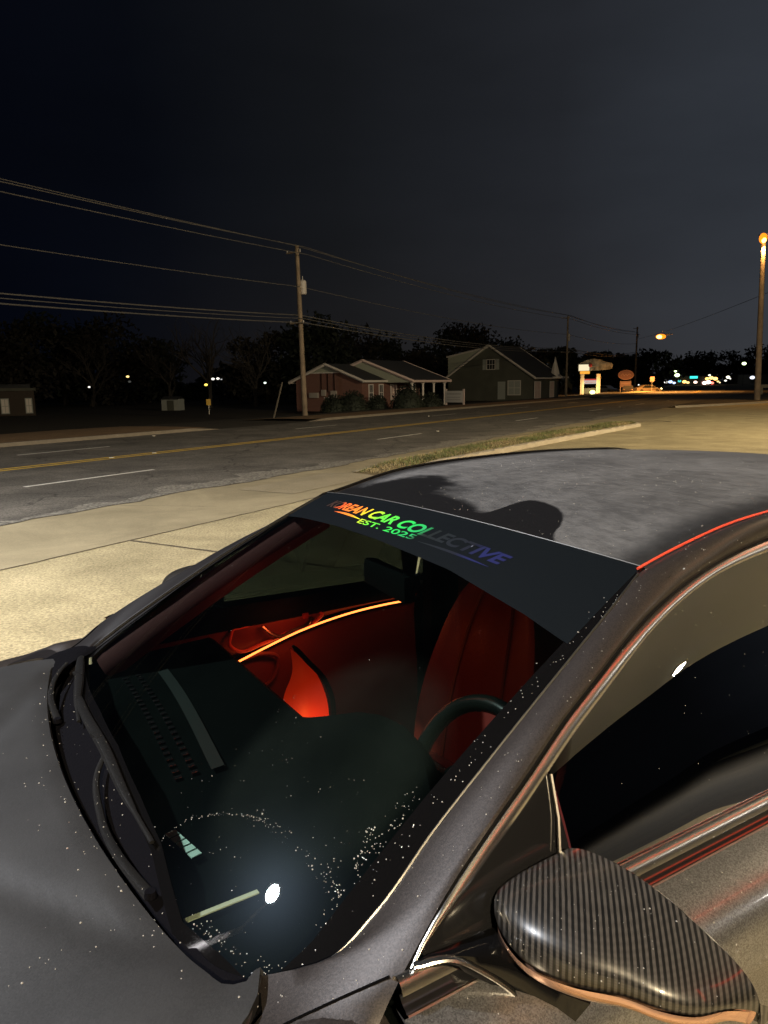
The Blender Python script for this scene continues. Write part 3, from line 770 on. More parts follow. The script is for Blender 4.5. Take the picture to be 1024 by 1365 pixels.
MIRROR_ARM = [[(.450, -.797, 1.052), (.50, -.797, 1.046), (.56, -.80, 1.044), (.62, -.80, 1.04), (.68, -.80, 1.04)],
              [(.445, -.800, 1.054), (.49, -.812, 1.052), (.55, -.835, 1.045), (.61, -.85, 1.04), (.68, -.86, 1.03)],
              [(.434, -.801, 1.052), (.474, -.818, 1.052), (.508, -.832, 1.031), (.540, -.85, 1.001), (.60, -.90, .965)],
              [(.434, -.800, 1.044), (.474, -.815, 1.040), (.508, -.828, 1.015), (.545, -.845, .985), (.60, -.89, .955)],
              [(.450, -.797, 1.040), (.50, -.797, 1.020), (.56, -.80, 1.0), (.62, -.82, .98), (.68, -.84, .97)]]
mirror(-1); mirror(1)

# ---------------- cabin
def dash_rear(y):
    return lin(y, [-.72, -.6, -.46, -.41, -.36, -.3, -.22, -.12, -.05, 0, .03, .06, .8], [.74, .75, .76, .785, .815, .85, .885, .905, .90, .872, .80, .745, .765])
P = []
for i in range(31):
    row = []; f = i / 30
    for j in range(91):
        y = -.76 + 1.52 * j / 90
        xr = dash_rear(y); x = .21 + (xr - .21) * f
        z = .925 + .025 * f + .018 * exp(-((y + .19) / .2) ** 4) * sst(.35, .8, f)
        z -= .05 * sst(.93, 1.0, f) ** 2
        row.append(Vector((x, y, z)))
    P.append(row)
P.append([p + Vector((-.02, 0, -.10)) for p in P[-1]]); P.append([p + Vector((-.05, 0, -.22)) for p in P[-1]])
dash = MB().grid(P).build('dashboard', M_dash, car)
v = MB()
for q in range(2):
    for k in range(22):
        y = -.02 + .60 * k / 21
        v.box((.40 + .035 * q + .03 * sin(3 * (y - .1)), y, .934 + .002 * q), (.014, .012, .008), bev=.001)
v.build('defroster_vent', M_black, dash)
MB().grid([[(.465 + w * .028 + .05 * sin(2.6 * (y - .05)), y, .944 + .002 * w) for w in (0, .5, 1)] for y in [-.04 + .60 * k / 30 for k in range(31)]]).build('dash_reflection_strip', M_dashrefl, dash)  # raised strip put in for a greenish reflection on the dash
# identification plate and a thin pale strip lying on the dash in the driver's corner
p0 = Vector((.395, -.375, .946))
vp = MB()
for k in range(5): vp.box((.319 + .0036 * k, -.214 - .0195 * k, .942), (.019, .0155, .002), rz=.18)
vp.build('number_plate_strip', M_vin, dash)
pc = MB().box((.328, -.437, .939), (.118, .009, .002), rz=0)
pc.build('pale_strip', M_pale, dash)
# steering wheel
sw_c = Vector((.90, -.335, .885)); tilt = radians(24)
sw = MB(); pts = []
for k in range(49):
    a = 2 * pi * k / 48
    l = Vector((0, .185 * cos(a), .185 * sin(a)))
    pts.append(sw_c + Vector((-sin(tilt) * l.z * -1, l.y, cos(tilt) * l.z)))
sw.tube(pts, .0185, 12, cap=False)
steer = sw.build('steering_wheel', M_wheelr, car)
MB().sphere(sw_c + Vector((-.02, 0, 0)), .07, 16, 10, .4, 1, .9).build('wheel_hub', M_dash, steer)
sp = MB()
for a in (0, pi, -pi / 2):
    l = Vector((0, .18 * cos(a), .18 * sin(a))); sp.tube([sw_c, sw_c + Vector((sin(tilt) * l.z, l.y, cos(tilt) * l.z))], [.02, .012], 8)
sp.build('wheel_spoke', M_wheelr, steer)
MB().tube([(.70, -.335, .80), tuple(sw_c)], .04, 12).build('steering_column', M_dash, steer)
# passenger door lining
P = []
for i in range(41):
    x = .50 + 1.02 * i / 40
    P.append([Vector(p) for p in cat([(x, .768, belt(x) + .004), (x, .745, belt(x) + .004), (x, .73, belt(x) - .02), (x, .735, .97), (x, .752, .93), (x, .752, .8), (x, .74, .66), (x, .745, .5), (x, .76, .3)], 33)])
lining = MB().grid(P).build('passenger_door_lining', M_doorin, car)
MB().grid([[(x, .766, belt(x) + .012), (x, .722, belt(x) + .006), (x, .716, belt(x) - .02), (x, .722, .985), (x, .73, .962)] for x in [.50 + 1.02 * k / 20 for k in range(21)]]).build('window_sill_pad', M_dash, lining)
ST = [(.80, .738, .850), (.90, .738, .879), (1.03, .738, .912), (1.14, .738, .930), (1.25, .738, .941), (1.38, .738, .945), (1.50, .738, .943)]
MB().tube([p + Vector((0, -.010, 0)) for p in cat(ST, 40)], .0035, 8).build('ambient_light_strip', M_strip, lining)
MB().grid([[p + Vector((0, .006, .010)), p + Vector((0, -.004, .004)), p + Vector((0, -.006, -.006)), p + Vector((0, .004, -.016))] for p in cat(ST, 40)]).build('strip_bezel', M_dash, lining)
# inner handle with its bowl
hb = MB().tube(cat([(.80, .735, .962), (.92, .735, .968), (1.04, .735, .975), (1.10, .735, .972), (1.125, .735, .955), (1.10, .735, .935), (1.00, .735, .915), (.90, .735, .893), (.82, .735, .885), (.79, .735, .91), (.80, .735, .962)], 60), .006, 8, cap=False).build('handle_bezel', M_bezel, lining)
MB().tube(cat([(.90, .725, .955), (.925, .715, .928), (.95, .712, .915), (1.0, .712, .926), (1.06, .715, .94), (1.075, .728, .95)], 30), [.006] * 30, 8).build('inner_door_handle', M_satin, lining)
MB().box((1.055, .728, .962), (.022, .012, .02), bev=.004).build('lock_button', M_seat, lining)
MB().tube(cat([(.84, .736, .855), (.90, .734, .86), (.95, .733, .84), (.94, .733, .78), (.88, .733, .74), (.80, .734, .74)], 30), .007, 8).build('door_pocket_edge', M_doorin, lining)
# inner A pillar trim on the far side
P = []
for k in range(31):
    t = .14 + .80 * k / 30
    a = Vector(wsp(.955, t, -.012)); b = Vector(wsp(.99, t, -.05)) ; c = Vector(wsp(.90, t, -.075)) if True else b
    P.append([a, a.lerp(c, .3) + Vector((0, -.015, -.004)), a.lerp(c, .7) + Vector((.004, -.012, -.008)), c + Vector((.03, .03, -.02))])
MB().grid(P).build('inner_pillar_trim', mat('pillar_trim_fabric', (.14, .030, .028), .8), car)
# far B pillar, belts, rear door lining, headliner, floor
MB().box((1.60, .70, .80), (.13, .06, 1.15), bev=.02).build('door_post_trim', M_dash, car)
MB().box((2.05, .76, .65), (.80, .04, .72), bev=.02).build('rear_door_lining', M_doorin, car)
MB().tube([(1.66, .735, .87), (1.80, .735, .885), (2.0, .735, .89)], .0045, 8).build('rear_ambient_strip', M_strip, car)
MB().box((1.05, -.775, .62), (1.05, .03, .72), bev=.01).build('driver_door_lining', M_dash, car)
MB().box((2.05, -.775, .62), (.85, .03, .72), bev=.01).build('rear_door_lining', M_dash, car)
P = [[(1.15 + 1.4 * i / 20, (-1 + 2 * j / 20) * .57, roofz(1.15 + 1.4 * i / 20, (-1 + 2 * j / 20) * .57) - .035) for j in range(21)] for i in range(21)]
MB().grid(P).build('headliner', M_dash, car)
# seats
def seat(y0, mt, mc_):
    # backrest as a lofted cushion with side bolsters
    P = []
    for i in range(25):
        f = i / 24; z = .48 + .64 * f; xc = 1.36 + .18 * f; hw = cat([(0, a_, b_) for a_, b_ in ((0, .235), (.2, .27), (.42, .272), (.62, .25), (.82, .21), (.94, .16), (1, .10))], 25)[i].z; row = []
        for j in range(25):
            g = -1 + 2 * j / 24
            d = .055 * abs(g) ** 3 * (1 - f * .5) - .012 * (1 - abs(g)) * cos(5 * f)
            edge = sst(.9, 1, abs(g))
            row.append(Vector((xc - d + .10 * edge, y0 + g * hw, z)))
        P.append(row)
    s_ = MB().grid(P)
    s_.grid([[Vector((p.x + .09 + .03 * (1 - abs(-1 + 2 * j / 24)), p.y, p.z)) for j, p in enumerate(r)] for r in P])
    s_.grid([[P[-1][j], P[-1][j] + Vector((.05, 0, .03)), P[-1][j] + Vector((.10, 0, .0))] for j in range(25)])
    st = s_.build('seat', mt, car)
    MB().grid([[P[i][7] + Vector((-.004, 0, 0)), P[i][7] + Vector((-.009, .006, 0)), P[i][7] + Vector((-.004, .012, 0))] for i in range(25)]).build('seam', mc_, st)
    MB().grid([[P[i][17] + Vector((-.004, 0, 0)), P[i][17] + Vector((-.009, .006, 0)), P[i][17] + Vector((-.004, .012, 0))] for i in range(25)]).build('seam', mc_, st)
    MB().box((1.59, y0, 1.25), (.10, .26, .17), bev=.04).build('headrest', mt, st)
    MB().box((1.12, y0, .44), (.52, .50, .16), bev=.06).build('seat_cushion', mt, st)
    for d in (-.06, .06): MB().tube([(1.57, y0 + d, 1.12), (1.58, y0 + d, 1.22)], .006, 6).build('headrest_post', M_chrome, st)
seat(.28, M_seat, M_seatd); seat(-.36, M_seat, M_seatd)
MB().box((2.45, 0, .80), (.16, 1.3, .62), bev=.06).build('rear_seat_back', M_seatb, car)
MB().box((2.15, 0, .46), (.5, 1.3, .16), bev=.06).build('rear_seat_cushion', M_seatb, car)
MB().box((1.25, 0, .48), (.9, .22, .28), bev=.04).build('centre_console', M_dash, car)
# lit side panel next to the dash
pan = MB().grid(loft([[(.772, .242, 1.052), (.776, .244, .99), (.752, .25, .925), (.74, .25, .86)], [(.785, .238, 1.04), (.81, .234, .96), (.80, .23, .89), (.79, .24, .80)], [(.792, .236, 1.035), (.835, .232, .98), (.865, .228, .90), (.872, .23, .78)]], 20, 14)).build('console_side_panel', M_panelred, car)
pan['label'] = 'upright panel beside the dashboard glowing orange red from the footwell light'
MB().tube(cat([(.778, .240, 1.060), (.815, .236, 1.012), (.862, .230, .950), (.878, .228, .91), (.885, .228, .78)], 20), [.003] + [.007] * 19, 8).build('panel_edge', M_dash, pan)
# inside rear-view mirror
rv = MB().box((.985, .10, 1.235), (.035, .24, .07), rz=-.12, bev=.016).build('rear_view_mirror', M_dash, car)
MB().tube([(.98, .0, 1.25), (.97, .0, 1.33), (.985, 0, 1.40)], .012, 8).build('mirror_stem', M_dash, rv)
# red cabin lamps: strip and footwell light, plus unseen fills added to redden trim
def lamp(kind, name, loc, e_, col, size=.1, rot=None, parent=None, sizey=None, spot=None, target=None, vis=True):
    d = bpy.data.lights.new(name, kind); d.energy = e_; d.color = col
    if kind == 'AREA':
        d.size = size
        if sizey: d.shape = 'RECTANGLE'; d.size_y = sizey
    else: d.shadow_soft_size = size
    if kind == 'SPOT': d.spot_size = spot or radians(140); d.spot_blend = .6
    o = bpy.data.objects.new(name, d); COL.objects.link(o); o.location = loc
    if target is not None:
        o.rotation_euler = (Vector(target) - Vector(loc)).to_track_quat('-Z', 'Y').to_euler()
    if parent: o.parent = parent
    return o
RED = (1.0, .10, .025)
lamp('POINT', 'footwell_lamp', (.80, .12, .80), 1.3, (1, .16, .03), .02, parent=car)
lamp('POINT', 'pillar_fill', (.80, .50, 1.10), .10, RED, .03, parent=car)  # added fill that reddens the inner pillar trim
lamp('AREA', 'door_pocket_lamp', (1.15, .70, .915), .14, RED, .6, parent=car, sizey=.01, target=(1.2, .2, .8))
lamp('AREA', 'door_upper_fill', (.95, .60, 1.0), .42, RED, .12, parent=car, sizey=.03, target=(.93, .74, .92))  # added fill that brings out the door handle bowl
lamp('POINT', 'seat_fill', (1.02, .05, .72), .09, RED, .03, parent=car)  # added fill on the seats

# ================================================================== GROUND AND ROAD
DV = Vector((.515, .857, 0)); NV = Vector((-.857, .515, 0))
def bend(s):
    if s < 80: return 0
    return .11 * (s - 80) if s > 130 else .11 * (s - 80) ** 2 / 100
def wp(s, n, z=0.0):
    p = DV * s + NV * (n + bend(s)); return Vector((p.x, p.y, z))
def dip(n): return -.35 * sst(28, 32, n)
def sheet(name, srange, nrange, zf, m, smooth=True, ragged=None, kind='structure'):
    P = []
    for s in srange:
        row = []
        for k, n in enumerate(nrange):
            nn = n
            if ragged and k == 0: nn = n + ragged(s)
            row.append(wp(s, nn, zf(s, n)))
        P.append(row)
    o = MB().grid(P).build(name, m, None, smooth); return tag(o, kind=kind)
def rng(a, b, k): return [a + (b - a) * i / k for i in range(k + 1)]
def gmat(name, col, col2, sc=3., rough=.9, fine=60., bump=.4, bd=.01, speck=None, cracks=None, stain=0):
    m = mat(name, col, rough, 0, .3)
    t = m.node_tree; b = t.nodes['Principled BSDF']; N = t.nodes.new; L = t.links.new
    c = N('ShaderNodeTexCoord')
    n1 = N('ShaderNodeTexNoise'); n1.inputs['Scale'].default_value = sc; n1.inputs['Detail'].default_value = 8; n1.inputs['Roughness'].default_value = .6; L(c.outputs['Object'], n1.inputs['Vector'])
    n2 = N('ShaderNodeTexNoise'); n2.inputs['Scale'].default_value = fine; n2.inputs['Detail'].default_value = 4; n2.inputs['Roughness'].default_value = .7; L(c.outputs['Object'], n2.inputs['Vector'])
    r1 = N('ShaderNodeMapRange'); r1.inputs[1].default_value = .3; r1.inputs[2].default_value = .7; L(n1.outputs[0], r1.inputs[0])
    x = N('ShaderNodeMix'); x.data_type = 'RGBA'; L(r1.outputs[0], x.inputs[0]); x.inputs[6].default_value = (*col, 1); x.inputs[7].default_value = (*col2, 1)
    r2 = N('ShaderNodeMapRange'); r2.inputs[1].default_value = .3; r2.inputs[2].default_value = .7
    sp = speck if speck else .2
    r2.inputs[3].default_value = 1 - sp; r2.inputs[4].default_value = 1 + sp; L(n2.outputs[0], r2.inputs[0])
    y = N('ShaderNodeMix'); y.data_type = 'RGBA'; y.blend_type = 'MULTIPLY'; y.inputs[0].default_value = 1; L(x.outputs[2], y.inputs[6]); L(r2.outputs[0], y.inputs[7])
    last = y.outputs[2]
    if stain:
        ns = N('ShaderNodeTexNoise'); ns.inputs['Scale'].default_value = .55; ns.inputs['Detail'].default_value = 9; ns.inputs['Roughness'].default_value = .68; ns.inputs['Distortion'].default_value = .8
        L(c.outputs['Object'], ns.inputs['Vector'])
        rs_ = N('ShaderNodeMapRange'); rs_.inputs[1].default_value = .42; rs_.inputs[2].default_value = .58; rs_.inputs[3].default_value = 1 - stain; rs_.inputs[4].default_value = 1.05; L(ns.outputs[0], rs_.inputs[0])
        zs = N('ShaderNodeMix'); zs.data_type = 'RGBA'; zs.blend_type = 'MULTIPLY'; zs.inputs[0].default_value = 1; L(last, zs.inputs[6]); L(rs_.outputs[0], zs.inputs[7]); last = zs.outputs[2]
    if cracks:
        v = N('ShaderNodeTexVoronoi'); v.feature = 'DISTANCE_TO_EDGE'; v.inputs['Scale'].default_value = cracks
        nd = N('ShaderNodeTexNoise'); nd.inputs['Scale'].default_value = 1.2; nd.inputs['Detail'].default_value = 5; L(c.outputs['Object'], nd.inputs['Vector'])
        mv = N('ShaderNodeMix'); mv.data_type = 'RGBA'; mv.blend_type = 'ADD'; mv.inputs[0].default_value = 1.6; L(c.outputs['Object'], mv.inputs[6]); L(nd.outputs['Color'], mv.inputs[7]); L(mv.outputs[2], v.inputs['Vector'])
        rc = N('ShaderNodeMapRange'); rc.inputs[1].default_value = 0; rc.inputs[2].default_value = .012; rc.inputs[3].default_value = .45; rc.inputs[4].default_value = 1; L(v.outputs['Distance'], rc.inputs[0])
        z = N('ShaderNodeMix'); z.data_type = 'RGBA'; z.blend_type = 'MULTIPLY'; z.inputs[0].default_value = 1; L(last, z.inputs[6]); L(rc.outputs[0], z.inputs[7]); last = z.outputs[2]
    L(last, b.inputs['Base Color'])
    q = N('ShaderNodeBump'); q.inputs['Strength'].default_value = bump; q.inputs['Distance'].default_value = bd; L(n2.outputs[0], q.inputs['Height']); L(q.outputs[0], b.inputs['Normal'])
    return m
M_conc = gmat('rough_concrete', (.32, .27, .155), (.47, .395, .235), 1.3, fine=42, bump=.9, bd=.014, speck=.5, stain=.14)
M_apron = gmat('smooth_concrete', (.285, .24, .148), (.35, .295, .185), .9, fine=55, bump=.25, bd=.004, speck=.14, stain=.16)
M_asph = gmat('asphalt', (.10, .092, .08), (.165, .15, .128), .8, fine=34, bump=.7, bd=.014, speck=.6, cracks=.30, stain=.22)
M_earth = gmat('dark_earth', (.035, .030, .022), (.05, .042, .03), 1.0, fine=12, bump=.5, bd=.03)
M_verge = gmat('mulch', (.17, .105, .055), (.24, .155, .08), 1.6, fine=14, bump=.25, bd=.02, speck=.35)
M_curb = gmat('kerb_concrete', (.34, .29, .21), (.42, .37, .28), 2, fine=40)
M_curbd = gmat('worn_kerb', (.15, .13, .10), (.20, .17, .13), 2, fine=40)
M_joint = mat('joint_filler', (.10, .08, .052), .95)
M_yel = gmat('yellow_paint', (.72, .47, .07), (.50, .33, .06), 3, fine=30, speck=.35)
M_wht = gmat('white_paint', (.85, .82, .74), (.6, .57, .5), 3, fine=30, speck=.3)
NS = [-400, -120, -40, 0, 9, 16, 22] + rng(28, 32, 8) + [40, 70, 140, 300, 700]
sheet('ground', rng(-150, 80, 10) + rng(90, 200, 8) + [260, 400, 700, 1400], NS, lambda s, n: dip(n) - .004, M_earth)
P = [[wp(s, n0 + (6.8 - n0) * g, .004) for g in rng(0, 1, 8)] for s, n0 in [(a, -8 - 32 * sst(14, 19, a)) for a in rng(-40, 80, 60)]]
tag(MB().grid(P).build('parking_lot', M_conc), kind='structure')
sheet('apron', rng(-40, 80, 48), [6.8, 8, 9.3], lambda s, n: .006, M_apron)
random.seed(5)
rag = [random.uniform(-.07, .07) for _ in range(2400)]
def ragged(s):
    k = (s + 60) / .22; i = int(k) % 2399; f = k - int(k)
    return rag[i] * (1 - f) + rag[i + 1] * f + .10 * sin(s * .9) * .5 + .06 * sin(s * 2.3)
sheet('road', rng(-40, 60, 400) + rng(61, 260, 60) + [320, 420, 600, 900], [9.1, 9.5, 12.5, 15.5, 18.5, 21.95], lambda s, n: .011, M_asph, ragged=ragged)
def strip(name, m, s0, s1, n, w, z=.016, k=None, parent=None):
    k = k or max(2, int((s1 - s0) / 2)); P = [[wp(s, n - w / 2, z), wp(s, n + w / 2, z)] for s in rng(s0, s1, k)]
    return MB().grid(P)
mb = strip('', None, -40, 400, 15.36, .16, k=220); mb2 = strip('', None, -40, 400, 15.68, .16, k=220); mb.add(mb2.v, mb2.f)
tag(mb.build('centre_line', M_yel), kind='structure')
lm = MB()
for ln in (12.35, 18.7):
    for k in range(-3, 40):
        s0 = 8.0 + 12.2 * k if ln < 15 else 12.0 + 12.2 * k
        q = strip('', None, s0, s0 + 3.0, ln, .11, k=3); lm.add(q.v, q.f)
tag(lm.build('lane_line', M_wht), kind='structure')
# reflective road studs
for k, (s, n) in enumerate([(12.5, 15.53), (13.9, 15.53), (24.5, 12.35), (36, 18.7), (19.0, 21.2), (52, 12.35)]):
    o = MB().box((0, 0, .012), (.10, .10, .018), bev=.006).build('road_stud', mat('stud_lens', (.8, .75, .6), .2, 0, 1, 1) if k == 0 else bpy.data.materials['stud_lens'], None, loc=wp(s, n, .011))
    tag(o, ['small reflective stud on the yellow centre line, nearest one', 'small reflective stud on the yellow centre line, second one', 'bright reflective stud in the near white lane line', 'reflective stud in the far lane line',
            'small reflective stud near the far kerb at the left', 'reflective stud far along the near lane line'][k], 'road stud', 'reflective studs in the road')
# crumbled aggregate along the near road edge
P = []
for s_ in rng(-25, 45, 420):
    e_ = ragged(s_) ; w_ = .55 + .25 * sin(s_ * .7) + .15 * sin(s_ * 2.9)
    P.append([wp(s_, 9.1 + e_ + .02, .0145), wp(s_, 9.1 + e_ + w_ * .5, .0148), wp(s_, 9.1 + e_ + w_ + rag[int((s_ + 60) * 5) % 2399] * 2, .0145)])
tag(MB().grid(P).build('crumbled_edge', gmat('crumbled_asphalt', (.15, .14, .12), (.26, .24, .20), 7, fine=22, bump=1, bd=.02, speck=.8)), kind='structure')
# concrete joints
jm = MB()
rj = random.Random(8); jit = [rj.uniform(-.012, .012) for _ in range(400)]
jm.grid([[wp(s, 6.785 + jit[k], .0105), wp(s, 6.785 + jit[k] + .018 + abs(jit[k + 7]) * .8, .0105)] for k, s in enumerate(rng(-30, 14, 300))])
jm.grid([[wp(5.62 + .10 * (6.8 - n) * .1 + jit[k], n, .0108), wp(5.65 + .10 * (6.8 - n) * .1 + jit[k] + abs(jit[k + 9]), n, .0108)] for k, n in enumerate(rng(-8, 6.78, 90))])
jm.grid([[wp(7.3 + .4 * (9.1 - n) + jit[k], n, .0108), wp(7.31 + .4 * (9.1 - n) + jit[k], n, .0108)] for k, n in enumerate(rng(7.6, 9.0, 16))])
jm.grid([[wp(13.0 + jit[k], n, .0108), wp(13.03 + jit[k], n, .0108)] for k, n in enumerate(rng(-8, 6.78, 60))])
tag(jm.build('pavement_joint', M_joint), kind='structure')
# far kerb: a real step with a drive opening, then mulch verge
def kerb(name, s0, s1, n, w=.16, h=.13, k=None):
    P = []
    k = k or max(4, int((s1 - s0) / 1.5))
    for s in rng(s0, s1, k):
        e0 = min(1, (s - s0) / 1.2, (s1 - s) / 1.2); hh = .015 + (h - .015) * max(0, e0)
        P.append([wp(s, n, 0), wp(s, n + .02, hh - .02), wp(s, n + .04, hh), wp(s, n + w, hh), wp(s, n + w + .01, 0)])
    return tag(MB().grid(P).build(name, M_curbd), kind='structure')
kerb('kerb', -40, 23.2, 21.9, .22); kerb('kerb', 29.5, 80, 21.9, .22); kerb('kerb', 84, 260, 21.9, .22)
sheet('verge', rng(-60, 22.8, 40), [22.12, 23, 25, 27.5, 29], lambda s, n: .11 + .01 * sin(s) - .12 * sst(26.5, 29, n), M_verge)
sheet('verge', rng(30, 80, 20), [22.12, 23, 24.5, 27], lambda s, n: .11 - .12 * sst(24.8, 27, n), M_verge)
sheet('far_sidewalk', rng(84, 420, 60), [22.14, 25.5], lambda s, n: .09, M_apron)
# small planted island on the near side
isl = []
def island_n(s):   # inner (lot side) edge
    return lin(s, [10.6, 12, 16, 20, 25, 29.6, 30.6], [7.75, 7.30, 7.10, 6.95, 6.65, 6.36, 6.7])
def island_o(s):
    return lin(s, [10.6, 12, 16, 22, 29.6, 30.6], [7.8, 8.05, 8.15, 8.10, 7.55, 6.9])
P = [[wp(s, island_n(s) + (island_o(s) - island_n(s)) * j / 6, .012 + (.08 + .05 * sin(pi * j / 6)) * sst(12, 14, s)) for j in range(7)] for s in rng(12.0, 30.5, 60)]
tag(MB().grid(P).build('island_soil', gmat('lawn_soil', (.13, .10, .05), (.19, .15, .075), 4, fine=30, speck=.4)), kind='structure')
rk = random.Random(4)
P = [[wp(s, island_n(s) - .17, 0), wp(s, island_n(s) - .15 + w_, (.10 + w_) * sst(12, 14.5, s)), wp(s, island_n(s) - .12 + w_, (.12 + w_) * sst(12, 14.5, s) + .01), wp(s, island_n(s) + .0, .12 * sst(12, 14.5, s) + .01), wp(s, island_n(s) + .02, .05 * sst(12, 14.5, s))] for s in rng(12.0, 30.4, 120) for w_ in [rk.uniform(-.022, .012)]]
tag(MB().grid(P).build('kerb', M_curb), kind='structure')
P = [[wp(s, island_o(s) - .02, .05 * sst(12, 14.5, s)), wp(s, island_o(s), .085 * sst(12, 14.5, s) + .01), wp(s, island_o(s) + .12, .08 * sst(12, 14.5, s) + .01), wp(s, island_o(s) + .18, 0)] for s in rng(12.4, 30.4, 60)]
tag(MB().grid(P).build('kerb', M_curb), kind='structure')
# worn ramp at the island's end
P = [[wp(9.4 + 2.6 * f, 7.35 + (8.55 - 7.35) * g - .5 * (1 - f) * (g - .5) * 0 + .25 * sin(pi * g) * 0, .012 + .03 * f * sin(pi * g)) for g in rng(0, 1, 10)] for f in rng(0, 1, 10)]
tag(MB().grid(P).build('ramp', gmat('worn_concrete', (.26, .22, .14), (.32, .27, .18), 1.5, fine=40)), kind='structure')
# blades of grass on the island
rg = random.Random(3); g = MB()
for k in range(15000):
    s = rg.uniform(12.3, 30.2); a = island_n(s) + .04; b = island_o(s) - .05
    n = a + (b - a) * rg.random()
    if sin(s * 2.1 + n * 3) + sin(s * .9 - n * 5) + rg.gauss(0, .8) < .35: continue
    h = rg.uniform(.03, .10); an = rg.uniform(0, 2 * pi); w = .010
    p = wp(s, n, (.09 + .04 * sin(pi * (n - a) / (b - a))) * sst(12, 14, s) + .01); q = Vector((cos(an) * w, sin(an) * w, 0)); t = Vector((rg.gauss(0, .04), rg.gauss(0, .04), h))
    g.add([p - q, p + q, p + t], [(0, 1, 2)])
gm = mat('grass_blades', (.12, .135, .04), .7, var=(1.1, .6, 3))
tag(g.build('grass', gm, None, False), kind='stuff', label='short patchy green and straw grass on the kerbed island', cat='grass')
# straw coloured dead grass mixed in
g = MB()
for k in range(9000):
    s = rg.uniform(12.3, 30.2); a = island_n(s) + .03; b = island_o(s) - .03; n = a + (b - a) * rg.random(); h = rg.uniform(.02, .06); an = rg.uniform(0, 2 * pi); w = .010
    p = wp(s, n, (.09 + .04 * sin(pi * (n - a) / (b - a))) * sst(12, 14, s) + .01); q = Vector((cos(an) * w, sin(an) * w, 0)); t = Vector((rg.gauss(0, .05), rg.gauss(0, .05), h)); g.add([p - q, p + q, p + t], [(0, 1, 2)])
tag(g.build('dry_grass', mat('straw', (.34, .27, .13), .8), None, False), kind='stuff', label='dry straw coloured grass among the green on the island', cat='grass')
# island of dark soil under the right hand pole
P = []
for f in rng(0, 1, 30):
    s = 50.5 + 40 * f; n0 = lin(s, [50.5, 56, 62, 90], [8.7, 6.2, 3.8, -8]); P.append([wp(s, n0 + (9.0 - n0) * g, .10 + .02 * sin(pi * g)) for g in rng(0, 1, 8)])
tag(MB().grid(P).build('corner_verge', gmat('verge_soil', (.040, .034, .025), (.06, .05, .035), 1.2, fine=14, speck=.3)), kind='structure')
P = []
for f in rng(0, 1, 40):
    s = 50.3 + 40 * f; n0 = lin(s, [50.3, 56, 62, 90.3], [8.7, 6.2, 3.8, -8]); P.append([wp(s - .1, n0 - .25, 0), wp(s - .1, n0 - .22, .13), wp(s, n0 - .02, .14), wp(s + .02, n0 + .02, .08)])
tag(MB().grid(P).build('kerb', M_curb), kind='structure')
# crack-shaped cable/hose like lines by the island tip
o = MB().tube(cat([wp(31.4, 6.9, .012), wp(32.2, 7.2, .012), wp(33.2, 6.9, .012), wp(33.6, 6.2, .012), wp(33.0, 5.7, .012)], 30), .012, 6).build('tar_line', M_joint)
tag(o, kind='structure')

# ================================================================== TREES
def leafmat(name, c): return mat(name, c, .7, 0, .3, var=(.8, .4, 3))
M_leaf = leafmat('foliage_dark', (.020, .026, .018)); M_leaf2 = leafmat('foliage_brown', (.024, .022, .018)); M_bark = mat('bark', (.035, .03, .026), .9, bump=(6, .6, .03))
def limb(mb, p, d, L, r, depth, rg, tips):
    n = 5; pts = [p]; q = p; dd = d.copy()
    for i in range(n):
        dd = (dd + Vector((rg.gauss(0, .10), rg.gauss(0, .10), rg.gauss(.03, .06)))).normalized(); q = q + dd * L / n; pts.append(q)
    mb.tube(pts, [r * (1 - .5 * i / n) for i in range(n + 1)], 5 if depth < 2 else 3, cap=False)
    tips.append(q)
    if depth >= 4: return
    for k in range(3 if depth < 3 else 2):
        i = rg.randint(2, n); ax = Vector((rg.gauss(0, 1), rg.gauss(0, 1), rg.gauss(0, .5))); nd = (dd + ax.normalized() * rg.uniform(.5, .85)).normalized()
        if nd.z < -.1: nd.z *= -.5
        limb(mb, pts[i], nd, L * rg.uniform(.58, .8), r * .52, depth + 1, rg, tips)
def bare_tree(pos, h, seed, label):
    rg = random.Random(seed); t = empty('bare_tree', pos, 0, label, 'tree', 'trees behind the far side of the road')
    mb = MB(); tips = []
    limb(mb, Vector((0, 0, -.2)), Vector((0, 0, 1)), h * .30, h * .022, -1 + 1, rg, tips)
    top = tips[0]
    for k in range(6):
        a = 2 * pi * k / 6 + rg.random(); limb(mb, top * rg.uniform(.75, 1), Vector((cos(a) * .6, sin(a) * .6, .8)).normalized(), h * .28, h * .012, 1, rg, tips)
    mb.build('trunk', M_bark, t)
    return t
